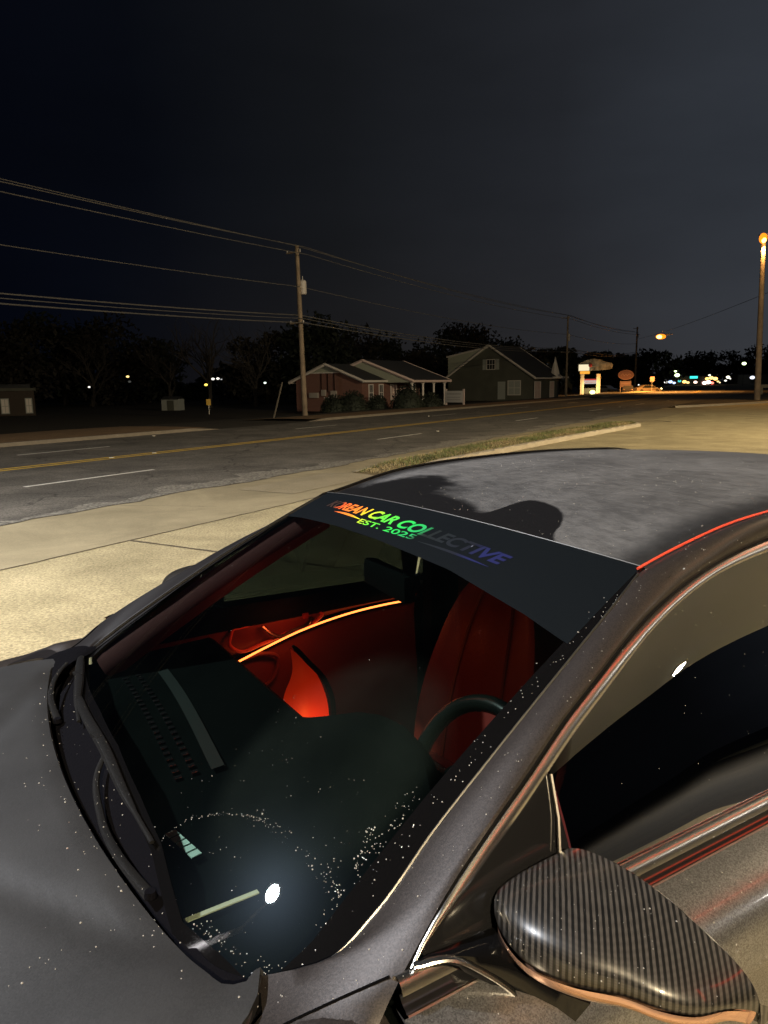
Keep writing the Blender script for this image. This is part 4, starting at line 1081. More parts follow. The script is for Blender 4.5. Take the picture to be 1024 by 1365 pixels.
def leafy_tree(pos, h, w, seed, label, m=None, n=1500, name='leafy_tree', q=.30, low=.12):
    q *= 1.35; n = int(n * 2.2)
    rg = random.Random(seed); t = empty(name, pos, 0, label, 'tree', 'trees behind the far side of the road')
    tr = MB(); tips = []
    tr.tube([(0, 0, -.2), (.1, 0, h * .25), (-.05, .1, h * .55), (0, 0, h * .8)], [h * .03, h * .024, h * .015, h * .005], 7)
    cl = []
    for k in range(24):
        a = rg.uniform(0, 2 * pi); f = rg.uniform(low + .1, .86); rad = w * .5 * (1 - abs(f - .5) * 1.1) * rg.uniform(.2, .95)
        c = Vector((cos(a) * rad, sin(a) * rad, h * f)); cl.append((c, h * rg.uniform(.13, .22)))
        tr.tube([(0, 0, h * f * .6), tuple(c * .6 + Vector((0, 0, h * f * .3))), tuple(c)], [h * .010, h * .006, h * .002], 5)
    tr.build('trunk', M_bark, t)
    lf = MB()
    for k in range(n):
        c, r = rg.choice(cl); d = Vector((rg.gauss(0, 1), rg.gauss(0, 1), rg.gauss(0, .8))).normalized() * r * rg.random() ** .4
        p = c + Vector((d.x * 1.3, d.y * 1.3, d.z)); a = Vector((rg.gauss(0, 1), rg.gauss(0, 1), rg.gauss(0, 1))).normalized() * q * rg.uniform(.4, 1); b = a.cross(Vector((rg.gauss(0, 1), rg.gauss(0, 1), rg.gauss(0, 1)))).normalized() * q * rg.uniform(.3, .8)
        lf.add([p - a, p - b * .6, p + a, p + b * .6], [(0, 1, 2, 3)])
    lf.build('crown', m or M_leaf, t, False)
    return t
def ray_at(px, y, z=0.0):
    """ground point seen in photo column px at forward distance y"""
    return Vector(((px - 512) / 986 * y * 1.0, y, z))
LT = [(-30, 95, 13, 13), (30, 90, 11, 12), (95, 105, 13, 13), (150, 100, 12, 12), (205, 110, 10, 12), (360, 100, 9.5, 11), (425, 96, 11.5, 11), (462, 112, 11.0, 12), (500, 120, 10, 12), (545, 125, 8.5, 11),
      (588, 135, 11.5, 13), (622, 140, 13.5, 14), (658, 145, 12.5, 14), (697, 140, 9.5, 12), (740, 170, 10, 14), (790, 180, 9.5, 15), (830, 210, 11, 17), (872, 250, 13, 20), (925, 310, 14, 24), (968, 330, 16, 26), (1015, 330, 18, 28), (1060, 320, 18, 28)]
pos_words = ['at the far left edge behind the flat shop', 'just right of the flat shop', 'behind the dark lot, second gap from the left', 'left of the small shed', 'directly behind the small shed', 'left of the leaning stay pole', 'behind the tall utility pole',
             'behind the left gable of the brick house', 'behind the brick house roof', 'behind the porch of the brick house', 'in the gap between brick house and chapel', 'behind the chapel dormer', 'tallest, behind the chapel peak', 'behind the right slope of the chapel',
             'behind the small steeple', 'behind the lit sign', 'behind the brown oval sign', 'beyond the hanging amber lamp', 'far down the road left of the shop lights', 'far down the road behind the shop lights', 'far behind the right hand pole', 'at the far right edge of the view']
for k, (px, y, h, w) in enumerate(LT):
    p = ray_at(px, y, dip(60))
    leafy_tree(p, h, w, 100 + k, 'dark leafy tree ' + pos_words[k], [M_leaf, M_leaf2][k % 2], 1300 if y < 200 else 800, q=.42 if y < 150 else .8, low=.02)
for k, (px, y, h, lab) in enumerate([(235, 84, 10.5, 'leafless tree with fine branches left of the small shed lamp'), (285, 78, 11.5, 'tall leafless tree with spreading branches above the yellow sign'), (345, 82, 10.5, 'leafless tree just left of the leaning stay pole'),
                                     (130, 92, 11, 'leafless tree above the lone white lamp at the left')]):
    bare_tree(ray_at(px, y, -.35), h, 40 + k, lab)
rgw = random.Random(77); fw = MB()
for k in range(9000):
    px = rgw.uniform(-120, 1150); y = rgw.uniform(128, 165) if px < 760 else rgw.uniform(330, 380)
    top = (5.2 + 1.6 * sin(px * .021) + 1.2 * sin(px * .063 + 1)) * (1 if px < 760 else 1.5)
    p = ray_at(px, y, -.4 + top * rgw.random() ** .8); sz = .9 if px < 760 else 1.5
    a = Vector((rgw.gauss(0, 1), rgw.gauss(0, 1), rgw.gauss(0, 1))).normalized() * sz; b = a.cross(Vector((rgw.gauss(0, 1), rgw.gauss(0, 1), rgw.gauss(0, 1)))).normalized() * sz * .8
    fw.add([p - a, p - b * .6, p + a, p + b * .6], [(0, 1, 2, 3)])
tag(fw.build('distant_wood', M_leaf, None, False), 'dark distant wood filling the skyline behind the single trees', 'wood', kind='stuff')
def bush(name, c, rx, ry, h, seed, label, n=900, parent=None):
    rg = random.Random(seed); mb = MB(); cl = [(Vector((rg.uniform(-rx, rx) * .7, rg.uniform(-ry, ry) * .7, h * rg.uniform(.3, .65))), rg.uniform(.25, .42) * h) for _ in range(9)]
    P = []
    for i in range(14):
        a = 2 * pi * i / 14; P.append([Vector((cos(a) * rx * .85 * sin(pi * .5 * j / 5 + .02), sin(a) * ry * .85 * sin(pi * .5 * j / 5 + .02), h * .85 * cos(pi * .5 * j / 5))) for j in range(6)])
    mb.grid(P, wrapu=True)
    for k in range(n):
        a = rg.uniform(0, 2 * pi); f = rg.random(); rr_ = sqrt(1 - f * f * .98)
        p = Vector((cos(a) * rx * rr_, sin(a) * ry * rr_, h * f)) * rg.uniform(.86, 1.04)
        a_ = Vector((rg.gauss(0, 1), rg.gauss(0, 1), rg.gauss(0, 1))).normalized() * .07; b_ = a_.cross(Vector((rg.gauss(0, 1), rg.gauss(0, 1), rg.gauss(0, 1)))).normalized() * .05
        mb.add([p - a_, p - b_, p + a_, p + b_], [(0, 1, 2, 3)])
    o = mb.build(name, M_leaf, None, False, loc=c); return tag(o, label, 'bush', 'clipped bushes in front of the brick house')

# ================================================================== BUILDINGS
def brickmat(name, c1, c2, mo):
    m = mat(name, c1, .85); t = m.node_tree; b = t.nodes['Principled BSDF']; N = t.nodes.new; L = t.links.new
    c = N('ShaderNodeTexCoord'); s = N('ShaderNodeSeparateXYZ'); L(c.outputs['Object'], s.inputs[0])
    a = N('ShaderNodeMath'); a.operation = 'ADD'; L(s.outputs[0], a.inputs[0]); L(s.outputs[1], a.inputs[1])
    k = N('ShaderNodeCombineXYZ'); L(a.outputs[0], k.inputs[0]); L(s.outputs[2], k.inputs[1])
    br = N('ShaderNodeTexBrick'); br.inputs['Color1'].default_value = (*c1, 1); br.inputs['Color2'].default_value = (*c2, 1); br.inputs['Mortar'].default_value = (*mo, 1)
    br.inputs['Scale'].default_value = 1; br.inputs['Brick Width'].default_value = .21; br.inputs['Row Height'].default_value = .075; br.inputs['Mortar Size'].default_value = .008
    L(k.outputs[0], br.inputs['Vector']); L(br.outputs[0], b.inputs['Base Color']); return m
M_brick = brickmat('red_brick', (.17, .065, .05), (.13, .05, .04), (.22, .16, .13))
M_brick2 = brickmat('brown_brick', (.045, .03, .022), (.035, .025, .018), (.04, .035, .03))
M_roofs = mat('shingles', (.03, .032, .036), .9, bump=(3, .5, .05))
M_trim = mat('white_trim', (.62, .58, .54), .6); M_pinktrim = mat('gutter', (.7, .56, .52), .5)
M_siding = mat('lap_siding', (.30, .32, .26), .7); M_dwall = mat('dark_siding', (.075, .078, .062), .8, var=(.7, .15))
M_glassd = mat('dark_window', (.03, .033, .035), .08, 0, .7); M_curt = mat('curtain', (.50, .36, .33), .8); M_blind = mat('blind', (.30, .32, .30), .7)
M_bodysign = mat('sign_face', (.42, .42, .42), .6); M_signpost = mat('sign_post', (.45, .38, .37), .7)
def win(parent, c, w, h, axis, M_in, frame=M_trim, mull=1):
    """window on a wall: axis 'y' = front wall facing -y, 'x' = gable wall facing -x"""
    f = MB(); t = .07
    def b(u, z, du, dz, d):
        if axis == 'y': f.box((c[0] + u, c[1] - d / 2, c[2] + z), (du, d, dz))
        else: f.box((c[0] - d / 2, c[1] + u, c[2] + z), (d, du, dz))
    b(0, h / 2 + t / 2, w + 2 * t, t, .07); b(0, -h / 2 - t / 2, w + 2 * t, t, .09); b(-w / 2 - t / 2, 0, t, h, .07); b(w / 2 + t / 2, 0, t, h, .07)
    b(0, 0, w, .04, .05)
    for k in range(mull): b(-w / 2 + w * (k + 1) / (mull + 1), 0, .035, h, .045)
    fr = f.build('window', frame, parent, False)
    g = MB()
    if axis == 'y': g.box((c[0], c[1] - .012, c[2]), (w, .02, h))
    else: g.box((c[0] - .012, c[1], c[2]), (.02, w, h))
    g.build('pane', M_in, fr, False); return fr
def gable_roof(parent, x0, x1, y0, y1, ze, zr, yr, ov=.35, m=None, th=.12, trim=M_trim):
    r = MB()
    for ya, sgn in ((y0, -1), (y1, 1)):
        sl = (zr - ze) / abs(yr - ya); ye = ya + sgn * ov; zz = ze - sl * ov
        A = [(x0 - ov, ye, zz), (x1 + ov, ye, zz), (x1 + ov, yr, zr), (x0 - ov, yr, zr)]
        v = A + [(x, y, z + th) for x, y, z in A]
        r.add(v, [(0, 1, 2, 3), (4, 5, 6, 7), (0, 1, 5, 4), (1, 2, 6, 5), (3, 0, 4, 7)])
    ro = r.build('roof', m or M_roofs, parent, False)
    t = MB()
    for ya, sgn in ((y0, -1), (y1, 1)):
        sl = (zr - ze) / abs(yr - ya); ye = ya + sgn * ov; zz = ze - sl * ov
        for xx in (x0 - ov - .03, x1 + ov + .03):
            t.tube([(xx, ye + sgn * .02, zz + .02), (xx, yr, zr + .03)], [.13, .13], 4)
        t.box(((x0 + x1) / 2, ye + sgn * .05, zz + .03), (x1 - x0 + 2 * ov, .08, .17))
    t.build('fascia', trim, ro, False); return ro
def gable_walls(parent, x0, x1, y0, y1, ze, zr, yr, m, name='wall'):
    v = [(x, y, z) for x in (x0, x1) for y, z in ((y0, 0), (y1, 0), (y1, ze), (yr, zr - .02), (y0, ze))]
    return MB().add(v, [(0, 1, 2, 3, 4), (5, 6, 7, 8, 9), (0, 5, 9, 4), (1, 6, 7, 2)]).build(name, m, parent, False)
AZ = atan2(.857, .515)
b1 = empty('brick_house', (-1.6, 60, -.38), AZ, 'low red brick house with pale gable trim and white columned porch', 'house')
gable_walls(b1, 0, 9.8, 0, 6.6, 2.55, 3.75, 3.3, M_brick)
gable_roof(b1, 0, 3.2, 0, 6.6, 2.55, 3.80, 3.3, ov=.4)
MB().add([(-.05, 1.6, 3.18), (-.05, 5.0, 3.18), (-.05, 3.3, 3.80), (-.02, 1.6, 3.18), (-.02, 5.0, 3.18), (-.02, 3.3, 3.80)], [(0, 1, 2), (0, 1, 4, 3)]).build('gable_vent', M_siding, b1, False)
MB().box((-.06, 3.3, 3.17), (.08, 3.5, .08)).build('vent_sill', M_trim, b1, False)
rf = gable_roof(b1, 3.4, 9.9, -2.7, 6.9, 2.45, 4.15, 1.9, ov=.25, trim=M_pinktrim)
v = [(3.25, -2.6, 2.5), (3.25, 6.6, 2.5), (3.25, 1.9, 4.12), (3.25, -2.6, 2.3), (3.25, 6.6, 2.3)]
MB().add(v, [(0, 1, 2), (0, 1, 4, 3)]).build('gable_face', M_siding, b1, False)
MB().box((6.6, -2.65, 2.36), (6.6, .16, .2)).build('porch_beam', M_pinktrim, b1, False)
for x in (3.5, 5.4, 7.4, 9.5):
    c = MB(); c.box((x, -2.65, .08), (.26, .26, .16)); c.tube([(x, -2.65, .16), (x, -2.65, 2.2)], [.10, .085], 14); c.box((x, -2.65, 2.23), (.24, .24, .08)); c.build('column', M_trim, b1)
MB().box((6.6, -1.3, .06), (6.8, 2.8, .14)).build('porch_floor', M_curb, b1, False)
win(b1, (1.3, 0, 1.5), .55, 1.25, 'y', M_glassd); win(b1, (2.9, 0, 1.5), .55, 1.25, 'y', M_glassd)
win(b1, (5.0, 0, 1.5), .9, 1.2, 'y', M_curt); 
dr = MB().box((6.6, -.03, 1.12), (.95, .06, 2.0), bev=.01).build('door', M_curt, b1, False); MB().sphere((6.95, -.09, 1.05), .04).build('handle', M_satin, dr)
win(b1, (8.4, 0, 1.5), .9, 1.2, 'y', M_glassd)
for (y, z, w, h, nm) in ((4.7, 1.35, .9, .42, 'meter_box'), (3.7, 1.55, .40, .50, 'meter_box'), (2.7, 1.4, .55, .62, 'meter_box')):
    bx = MB().box((-.10, y, z), (.18, w, h), bev=.02).build(nm, mat('grey_box', (.34, .31, .28), .6) if 'grey_box' not in bpy.data.materials else bpy.data.materials['grey_box'], b1)
for y in (3.95, 3.3, 2.65): MB().tube([(-.06, y, 1.6), (-.06, y, 3.1)], .035, 6).build('conduit', M_dash, b1)
MB().box((-.05, 3.25, 1.15), (.08, .9, .08)).build('conduit_tray', M_trim, b1)
for k, (px, y, rx, ry, h, lab) in enumerate([(449, 55, 1.1, .9, 1.45, 'dark rounded bush before the gable wall, leftmost of the row'), (473, 55, 1.2, .9, 1.75, 'dark rounded bush at the corner of the brick house'), (506, 57, .9, .8, 1.35, 'low dark bush under the two narrow house windows'),
                                              (545, 56, 1.35, 1.1, 2.15, 'largest round bush in front of the house porch'), (576, 57, 1.0, .9, 1.5, 'dark bush at the right end of the porch columns')]):
    bush('bush', ray_at(px, y, -.36), rx, ry, h, 70 + k, lab)
# chapel-like house
b2 = empty('gabled_chapel', (17.7, 88, -.38), AZ, 'dark steep gabled building with a pale shed dormer and lit curtained wing', 'building')
gable_walls(b2, 0, 9.6, 0, 11, 2.9, 6.55, 5.5, M_dwall)
gable_roof(b2, 0, 9.6, 0, 11, 2.9, 6.6, 5.5, ov=.45)
v = [(-.06, 5.7, 6.35), (-.06, 11.0, 5.35), (-.06, 11.0, 2.95), (8, 5.7, 6.35), (8, 11.0, 5.35), (8, 11.0, 2.95)]
dm = MB().add(v, [(0, 1, 2), (3, 4, 5), (0, 1, 4, 3), (1, 2, 5, 4)]).build('dormer', M_siding, b2, False)
MB().tube([(-.12, 5.6, 6.42), (-.12, 11.2, 5.40)], .10, 4).build('dormer_fascia', M_trim, dm, False)
win(b2, (0, 5.3, 4.35), 1.0, 1.1, 'x', M_glassd, mull=2)
for d in (-.85, .85): MB().box((-.04, 5.3 + d, 4.35), (.06, .42, 1.25)).build('shutter', M_blind, b2, False)
dd = MB().box((-.05, 3.9, 1.25), (.08, .95, 2.1), bev=.01).build('door', M_blind, b2, False); MB().sphere((-.11, 3.55, 1.2), .04).build('handle', M_satin, dd)
win(b2, (0, 2.3, 1.55), 1.5, 1.6, 'x', M_blind, mull=1)
win(b2, (1.6, 0, 1.25), 2.0, 1.9, 'y', M_curt, mull=3); win(b2, (6.9, 0, 1.25), 1.4, 1.9, 'y', M_curt, mull=2)
c = MB(); c.tube([(8.8, -1.2, 0), (8.8, -1.2, 2.6)], .12, 12); c.build('column', M_trim, b2); MB().box((7.6, -.7, 2.72), (3.2, 1.5, .2)).build('porch_roof', M_trim, b2, False)
sp = MB(); sp.box((8.4, .1, 3.0), (.95, .95, .35)); sp.tube([(8.4, .1, 3.15), (8.4, .1, 3.5), (8.4, .1, 5.3)], [.62, .50, .02], 8); sp.build('steeple', M_trim, b2, False)
# flat shop at the left edge
b0 = empty('flat_roofed_shop', ray_at(0, 66, -.38) + Vector((-9, 6, 0)), AZ - pi / 2, 'low dark brick shop with two pale windows at the left edge', 'shop')
b0.location = Vector((-29.7, 64, -.38)); b0.rotation_euler[2] = radians(26)
MB().box((-10, 3, 1.05), (20, 6, 2.1)).build('wall', M_brick2, b0, False)
rf = MB().box((-10, 3, 2.22), (20.3, 6.4, .22)).build('roof', M_dwall, b0, False)
MB().box((-10, 3.2, 2.5), (19.5, 5.6, .35)).build('parapet', M_roofs, rf, False)
win(b0, (-.48, 0, .84), .42, 1.15, 'y', M_trim, frame=M_blind); win(b0, (-2.3, 0, .84), .50, 1.15, 'y', M_trim, frame=M_blind)
MB().box((-3.6, -.15, 2.85), (1.6, .12, .18)).build('sign_board', M_trim, b0, False)
# shed, sign, stay pole
sh = empty('garden_shed', ray_at(236, 72, -.38), AZ - pi / 2 + .3, 'small grey metal shed far behind the mulch verge', 'shed')
MB().box((0, 0, .55), (1.7, 1.3, 1.1)).build('wall', M_blind, sh, False)
MB().add([(-.95, -.75, 1.05), (.95, -.75, 1.05), (.95, 0, 1.35), (-.95, 0, 1.35), (.95, .75, 1.05), (-.95, .75, 1.05)], [(0, 1, 2, 3), (3, 2, 4, 5)]).build('roof', M_roofs, sh, False)
MB().box((.1, -.67, .5), (.7, .04, .95)).build('door', M_dwall, sh, False)
ys = empty('yellow_sign', ray_at(283, 60, -.36), 0, 'small yellow sign on a short post behind the mulch verge', 'sign')
MB().box((0, 0, .95), (.36, .03, .48), bev=.008).build('panel', mat('sign_yellow', (.75, .48, .08), .5), ys); MB().tube([(0, .03, 0), (0, .03, 1.1)], .025, 6).build('post', M_satin, ys)
o = MB().tube([tuple(ray_at(367, 40, -.1)), tuple(ray_at(381, 42, 1.95))], .05, 8).build('stay_pole', mat('old_wood', (.10, .085, .065), .9)); tag(o, 'short leaning wooden stay pole left of the tall utility pole', 'pole')

# ================================================================== POLES AND WIRES
M_wood = mat('pole_wood', (.20, .155, .11), .85, bump=(14, .7, .02), var=(2, .25)); M_wire = mat('wire', (.085, .08, .075), .85); M_grey = mat('transformer_grey', (.42, .39, .37), .5); M_insul = mat('porcelain', (.4, .38, .36), .3)
def pole(pos, h, label, arms=(), can=None, r=.15, lean=(0, 0)):
    t = empty('utility_pole', pos, 0, label, 'utility pole', 'utility poles along the road')
    L = lambda z: Vector((lean[0] * z / h, lean[1] * z / h, z))
    MB().tube([L(-.3), L(h * .5), L(h)], [r, r * .85, r * .66], 12).build('post', M_wood, t)
    for k, z in enumerate(arms):
        p = L(z); a = NV * .75
        MB().tube([p - a * .3, p + a], .05, 6).build('crossarm', M_wood, t)
        for q in (-.28, .95): MB().tube([p + a * q, p + a * q + Vector((0, 0, .16))], [.05, .03], 8).build('insulator', M_insul, t)
    if can:
        p = L(can) + DV * .38; c = MB(); c.tube([p, p + Vector((0, 0, .05)), p + Vector((0, 0, .75)), p + Vector((0, 0, .82))], [.18, .22, .22, .15], 16); c.box(p + Vector((-.13, -.2, .4)), (.3, .3, .10), rz=1.0)
        cc = c.build('transformer', M_grey, t); MB().tube([p + Vector((0, 0, .82)), p + Vector((0, 0, 1.05))], [.04, .02], 8).build('bushing', M_insul, cc)
    return t
pa = wp(36.2, 27.2); pa.z = -.25
P1 = Vector((-4.65, 44.8, -.2)); P2 = Vector((22.6, 92, -.3)); P3 = Vector((50.6, 150, 0)); P0 = P1 + (P1 - P2) * 1.0; P0.z = 0
RP = Vector((29.5, 58.8, .1))
pole(P1, 9.95, 'tall wooden utility pole with a pale transformer left of the brick house', (9.6, 5.6), 7.25, .17, (-.16, 0))
pole(P2, 9.9, 'dim utility pole right of the chapel, second along the road', (9.7, 5.6), 7.0)
pole(P3, 12.3, 'brown utility pole by the oval sign, third along the road', (12.0,), 10.2, .22)
pole(P0, 9.9, 'utility pole beyond the left edge of the view', (9.6,), None)
LEANX = -.35
rp = pole(RP, 12.45, 'tall pole with an amber lamp head at the right edge', (), None, .24, (LEANX, 0.0))
def wire(a, b, sag, label, r=.014, n=24):
    pts = []
    for i in range(n + 1):
        t = i / n; p = a.lerp(b, t); p.z -= sag * 4 * t * (1 - t); pts.append(p)
    o = MB().tube(pts, r, 5, cap=False).build('overhead_wire', M_wire); tag(o, label, 'wire', 'overhead wires between the poles'); return o
names = ['topmost', 'second from the top', 'third from the top', 'single middle', 'upper lower-bundle', 'middle lower-bundle', 'lowest']
hs = [(9.82, .4, .35), (9.65, -.35, .50), (9.2, -.55, .45), (7.45, .0, .45), (5.85, .1, .6), (5.65, -.1, .6), (5.4, -.2, .55)]
for k, (z, d, sag) in enumerate(hs):
    r = .020 if k < 3 else .018
    if k in (4, 6): r = .028
    for a, b, lab in ((P0, P1, 'left of transformer pole'), (P1, P2, 'from transformer pole to chapel pole'), (P2, P3, 'from chapel pole to oval sign')):
        A = Vector((a.x, a.y, z)) + NV * d; B = Vector((b.x, b.y, z + (1.6 if b is P3 else 0))) + NV * d
        if a is P2: A.z = z
        wire(A, B, sag, '%s overhead wire %s' % (names[k], lab), r * (1.4 if a is P2 else 1))
# amber lamp head on top of the right pole
M_sod = emis('sodium_lens', (1.0, .24, .012), 2.0)
lh = MB().box((-.40, .0, 12.40), (.6, .25, .16), bev=.05).build('lamp_head', M_grey, rp)
MB().sphere((-.42, -.08, 12.15), .30, 12, 8, 1.0, .8, 1.3).build('lamp_lens', M_sod, lh)
MB().sphere((-.42, -.16, 12.03), .20, 12, 8, 1, .9, 1.2).build('bulb', emis('sodium_core', (1, .58, .12), 7), lh)
lamp('SPOT', 'sodium_lamp', (-.4, -.3, 11.5), 2600, (1, .50, .13), .15, parent=rp, spot=radians(150))
lamp('POINT', 'lamp_spill', (-.5, -.75, 11.6), 90, (1, .50, .13), .1, parent=rp)
# span wire and hanging amber lamp over the road
SA = Vector((P3.x, P3.y, 9.9)); SB = Vector((RP.x + .6, RP.y, 8.4)); wire(SA, SB, .35, 'span wire crossing the road and carrying the amber lamp', .02)
HL = SA.lerp(SB, .379); HL.z = 8.3
hl = empty('hanging_street_lamp', HL, 0, 'amber street lamp hanging on the wire above the far road', 'street lamp')
MB().tube([(0, 0, .35), (0, 0, .95)], .03, 6).build('hanger', M_grey, hl); MB().tube([(-.15, 0, .15), (.0, 0, .28), (1.5, -.3, .42)], [.28, .18, .04], 10).build('housing', M_grey, hl)
MB().sphere((-.25, 0, .05), .52, 12, 8, 1.5, 1, .75).build('lamp_lens', M_sod, hl)
MB().sphere((-.5, -.2, .02), .36, 12, 8, 1.3, 1, .8).build('bulb', bpy.data.materials['sodium_core'], hl)
lamp('SPOT', 'sodium_lamp', (-.3, 0, -.6), 26000, (1, .42, .09), .2, parent=hl, spot=radians(150))

# ================================================================== SIGNS AND FAR THINGS
sb = empty('church_sign', ray_at(607, 62, -.36), AZ - pi / 2 - .25, 'grey message board on two posts in front of the brick house porch', 'sign')
MB().box((0, 0, 1.05), (1.85, .12, .95), bev=.02).build('board', M_bodysign, sb)
for x in (-.9, .98): MB().box((x, .02, .82), (.12, .14, 1.7)).build('post', M_signpost, sb, False)
bars = MB(); rg = random.Random(9)
for r_, z in enumerate((1.28, 1.0, .80)):
    x = -.72
    bars = MB()
    while x < .68:
        w = rg.uniform(.05, .11); bars.box((x + w / 2, -.064, z), (w, .006, .13 if r_ == 0 else .09)); x += w + .03
    bars.build('faded_writing', bpy.data.materials.get('faded_ink') or mat('faded_ink', (.27, .27, .27), .7), sb, False)
# bright lit sign
ls = empty('lit_pylon_sign', ray_at(785, 124, -.3), -.12, 'bright lit sign with cream posts, red and white letter board and picture panel', 'sign')
M_cream = mat('cream_post', (.72, .62, .42), .6)
for x in (-1.25, 1.35): MB().box((x, 0, 1.65), (.62, .5, 3.3), bev=.03).build('post', M_cream, ls)
MB().box((.05, -.05, 2.1), (1.98, .2, .78)).build('letter_board', emis('lit_white', (1, .86, .78), .55), ls, False)
MB().box((.05, -.16, 2.38), (1.9, .04, .24)).build('red_heading', emis('lit_red', (1, .14, .10), .55), ls, False)
tx = MB(); x = -.75
while x < .8:
    w = rg.uniform(.06, .14); tx.box((x + w / 2, -.165, 1.98), (w, .02, .14)); x += w + .06
tx.build('message_line', mat('sign_ink', (.3, .12, .1), .7), ls, False)
MB().box((.05, 0, .55), (1.9, .3, .9)).build('planter', M_dwall, ls, False)
pp = cat([(-1.9, 0, 3.7), (-1.9, 0, 4.9), (-1.1, 0, 5.35), (.2, 0, 5.75), (1.4, 0, 5.65), (2.6, 0, 5.2), (3.6, 0, 4.9), (3.5, 0, 4.2), (2.4, 0, 3.95), (.8, 0, 3.9), (-.4, 0, 3.75)], 40)
c0 = Vector((.6, 0, 4.6))
v = [p for p in pp] + [p + Vector((0, .35, 0)) for p in pp]; n = len(pp)
MB().add(v, [tuple(range(n)), tuple(range(n, 2 * n))] + [(i, (i + 1) % n, (i + 1) % n + n, i + n) for i in range(n)]).build('picture_panel', mat('picture_panel', (.22, .215, .19), .6, var=(1.1, .85, 5)), ls, False)
MB().box((-1.0, -.06, 4.35), (1.7, .1, 1.0), bev=.04).build('lit_panel', emis('lit_cream', (1, .86, .55), 1.0), ls)
MB().sphere((.0, -.1, 4.7), .32, 12, 8, 1, .3, 1).build('red_emblem', mat('emblem_red', (.4, .03, .03), .5), ls)
MB().tube([(-1.6, -.1, 3.55), (-.1, -.1, 3.55)], .22, 8).build('amber_tube', emis('lit_amber', (1, .42, .05), 1.1), ls)
MB().sphere((.25, -1.6, .35), .42, 12, 8, 1.1, .6, .8).build('ground_floodlight', emis('flood_green', (.95, 1, .35), 3.0), ls)
lamp('POINT', 'sign_flood', (.2, -1.9, 1.0), 260, (1, .85, .5), .2, parent=ls)
# oval sign
os_ = empty('oval_pylon_sign', ray_at(832, 128, -.2), -.1, 'unlit brown oval sign over a small square board beside the pole', 'sign')
MB().sphere((0, 0, 3.0), 1.0, 28, 12, 1.35, .12, .85).build('oval_board', mat('oval_brown', (.22, .11, .10), .6), os_)
MB().tube([(1.25 * cos(a), -.10, 3.0 + .78 * sin(a)) for a in [2 * pi * k / 40 for k in range(41)]], .05, 6, cap=False).build('oval_rim', mat('oval_rim', (.38, .24, .22), .6), os_)
MB().tube(cat([(-.8, -.15, 2.9), (-.5, -.15, 3.2), (-.3, -.15, 2.85), (0, -.15, 3.15), (.2, -.15, 2.85), (.5, -.15, 3.15), (.85, -.15, 2.95)], 30), .05, 6).build('script_lettering', bpy.data.materials['oval_rim'], os_)
MB().box((0, 0, 1.45), (1.9, .16, 1.0), bev=.03).build('square_board', mat('board_brown', (.24, .15, .14), .6), os_)
MB().box((0, -.1, 1.6), (1.6, .03, .12)).build('board_line', bpy.data.materials['oval_rim'], os_, False)
for x in (-.8, .8): MB().box((x, .05, .9), (.12, .12, 2.2)).build('post', M_signpost, os_, False)
rs = empty('square_road_sign', ray_at(867, 122, 0), 0, 'small pinkish square sign on a thin post down the road', 'sign')
MB().box((0, 0, 2.0), (.72, .04, .78), bev=.02).build('panel', mat('pink_sign', (.45, .27, .24), .6), rs); MB().tube([(0, .04, 0), (0, .04, 2.3)], .04, 6).build('post', M_grey, rs)
# far parked cars
def far_car(pos, rz, label, m, lit):
    t = empty('parked_car', pos, rz, label, 'car', 'cars far down the road')
    prof = [(-2.2, .35), (-2.15, .70), (-1.3, .86), (-.65, 1.35), (.75, 1.38), (1.5, .98), (2.15, .90), (2.2, .35)]
    q = MB()
    P = [[(x, y * (1 if z < .9 else .82), z + .0) for x, z in prof] for y in (-.85, -.8, 0, .8, .85)]
    P[0] = [(x, y, z * .95) for x, y, z in P[0]]
    q.grid(P); q.add([P[0][i] for i in range(8)], [tuple(range(8))]); q.add([P[-1][i] for i in range(8)], [tuple(range(8))]); q.build('body', m, t, False)
    g = MB(); g.add([(-1.1, -.87, .9), (-.6, -.74, 1.28), (.7, -.74, 1.3), (1.3, -.87, .95)], [(0, 1, 2, 3)]); g.add([(-1.1, .87, .9), (-.6, .74, 1.28), (.7, .74, 1.3), (1.3, .87, .95)], [(0, 1, 2, 3)]); g.build('side_windows', M_glassd, t, False)
    for x in (-1.35, 1.35):
        for y in (-.82, .82): MB().tube([(x, y - .1, .32), (x, y + .1, .32)], .32, 16).build('wheel', M_tyre, t)
    if lit:
        for y in (-.6, .6): MB().sphere((-2.2, y, .68), .16, 10, 6, .5, 1.2, .8).build('headlight', emis('headlamp', (1, .62, .22), 22) if 'headlamp' not in bpy.data.materials else bpy.data.materials['headlamp'], t)
    else:
        for y in (-.6, .6): MB().sphere((-2.2, y, .68), .12, 8, 6, .5, 1.2, .8).build('headlight', M_lens, t)
far_car(ray_at(861, 128, -.3), AZ + 2.2, 'pale car with glowing amber headlamps stopped by the hanging lamp', mat('pale_paint', (.35, .27, .18), .4), True)
far_car(ray_at(836, 122, -.3), AZ + .2, 'dark car parked in front of the oval sign', mat('dark_paint', (.03, .03, .035), .3, coat=1), False)
far_car(ray_at(806, 135, -.3), AZ + 1.2, 'grey car behind the bright lit sign', mat('grey_paint', (.2, .2, .22), .3, coat=1), False)
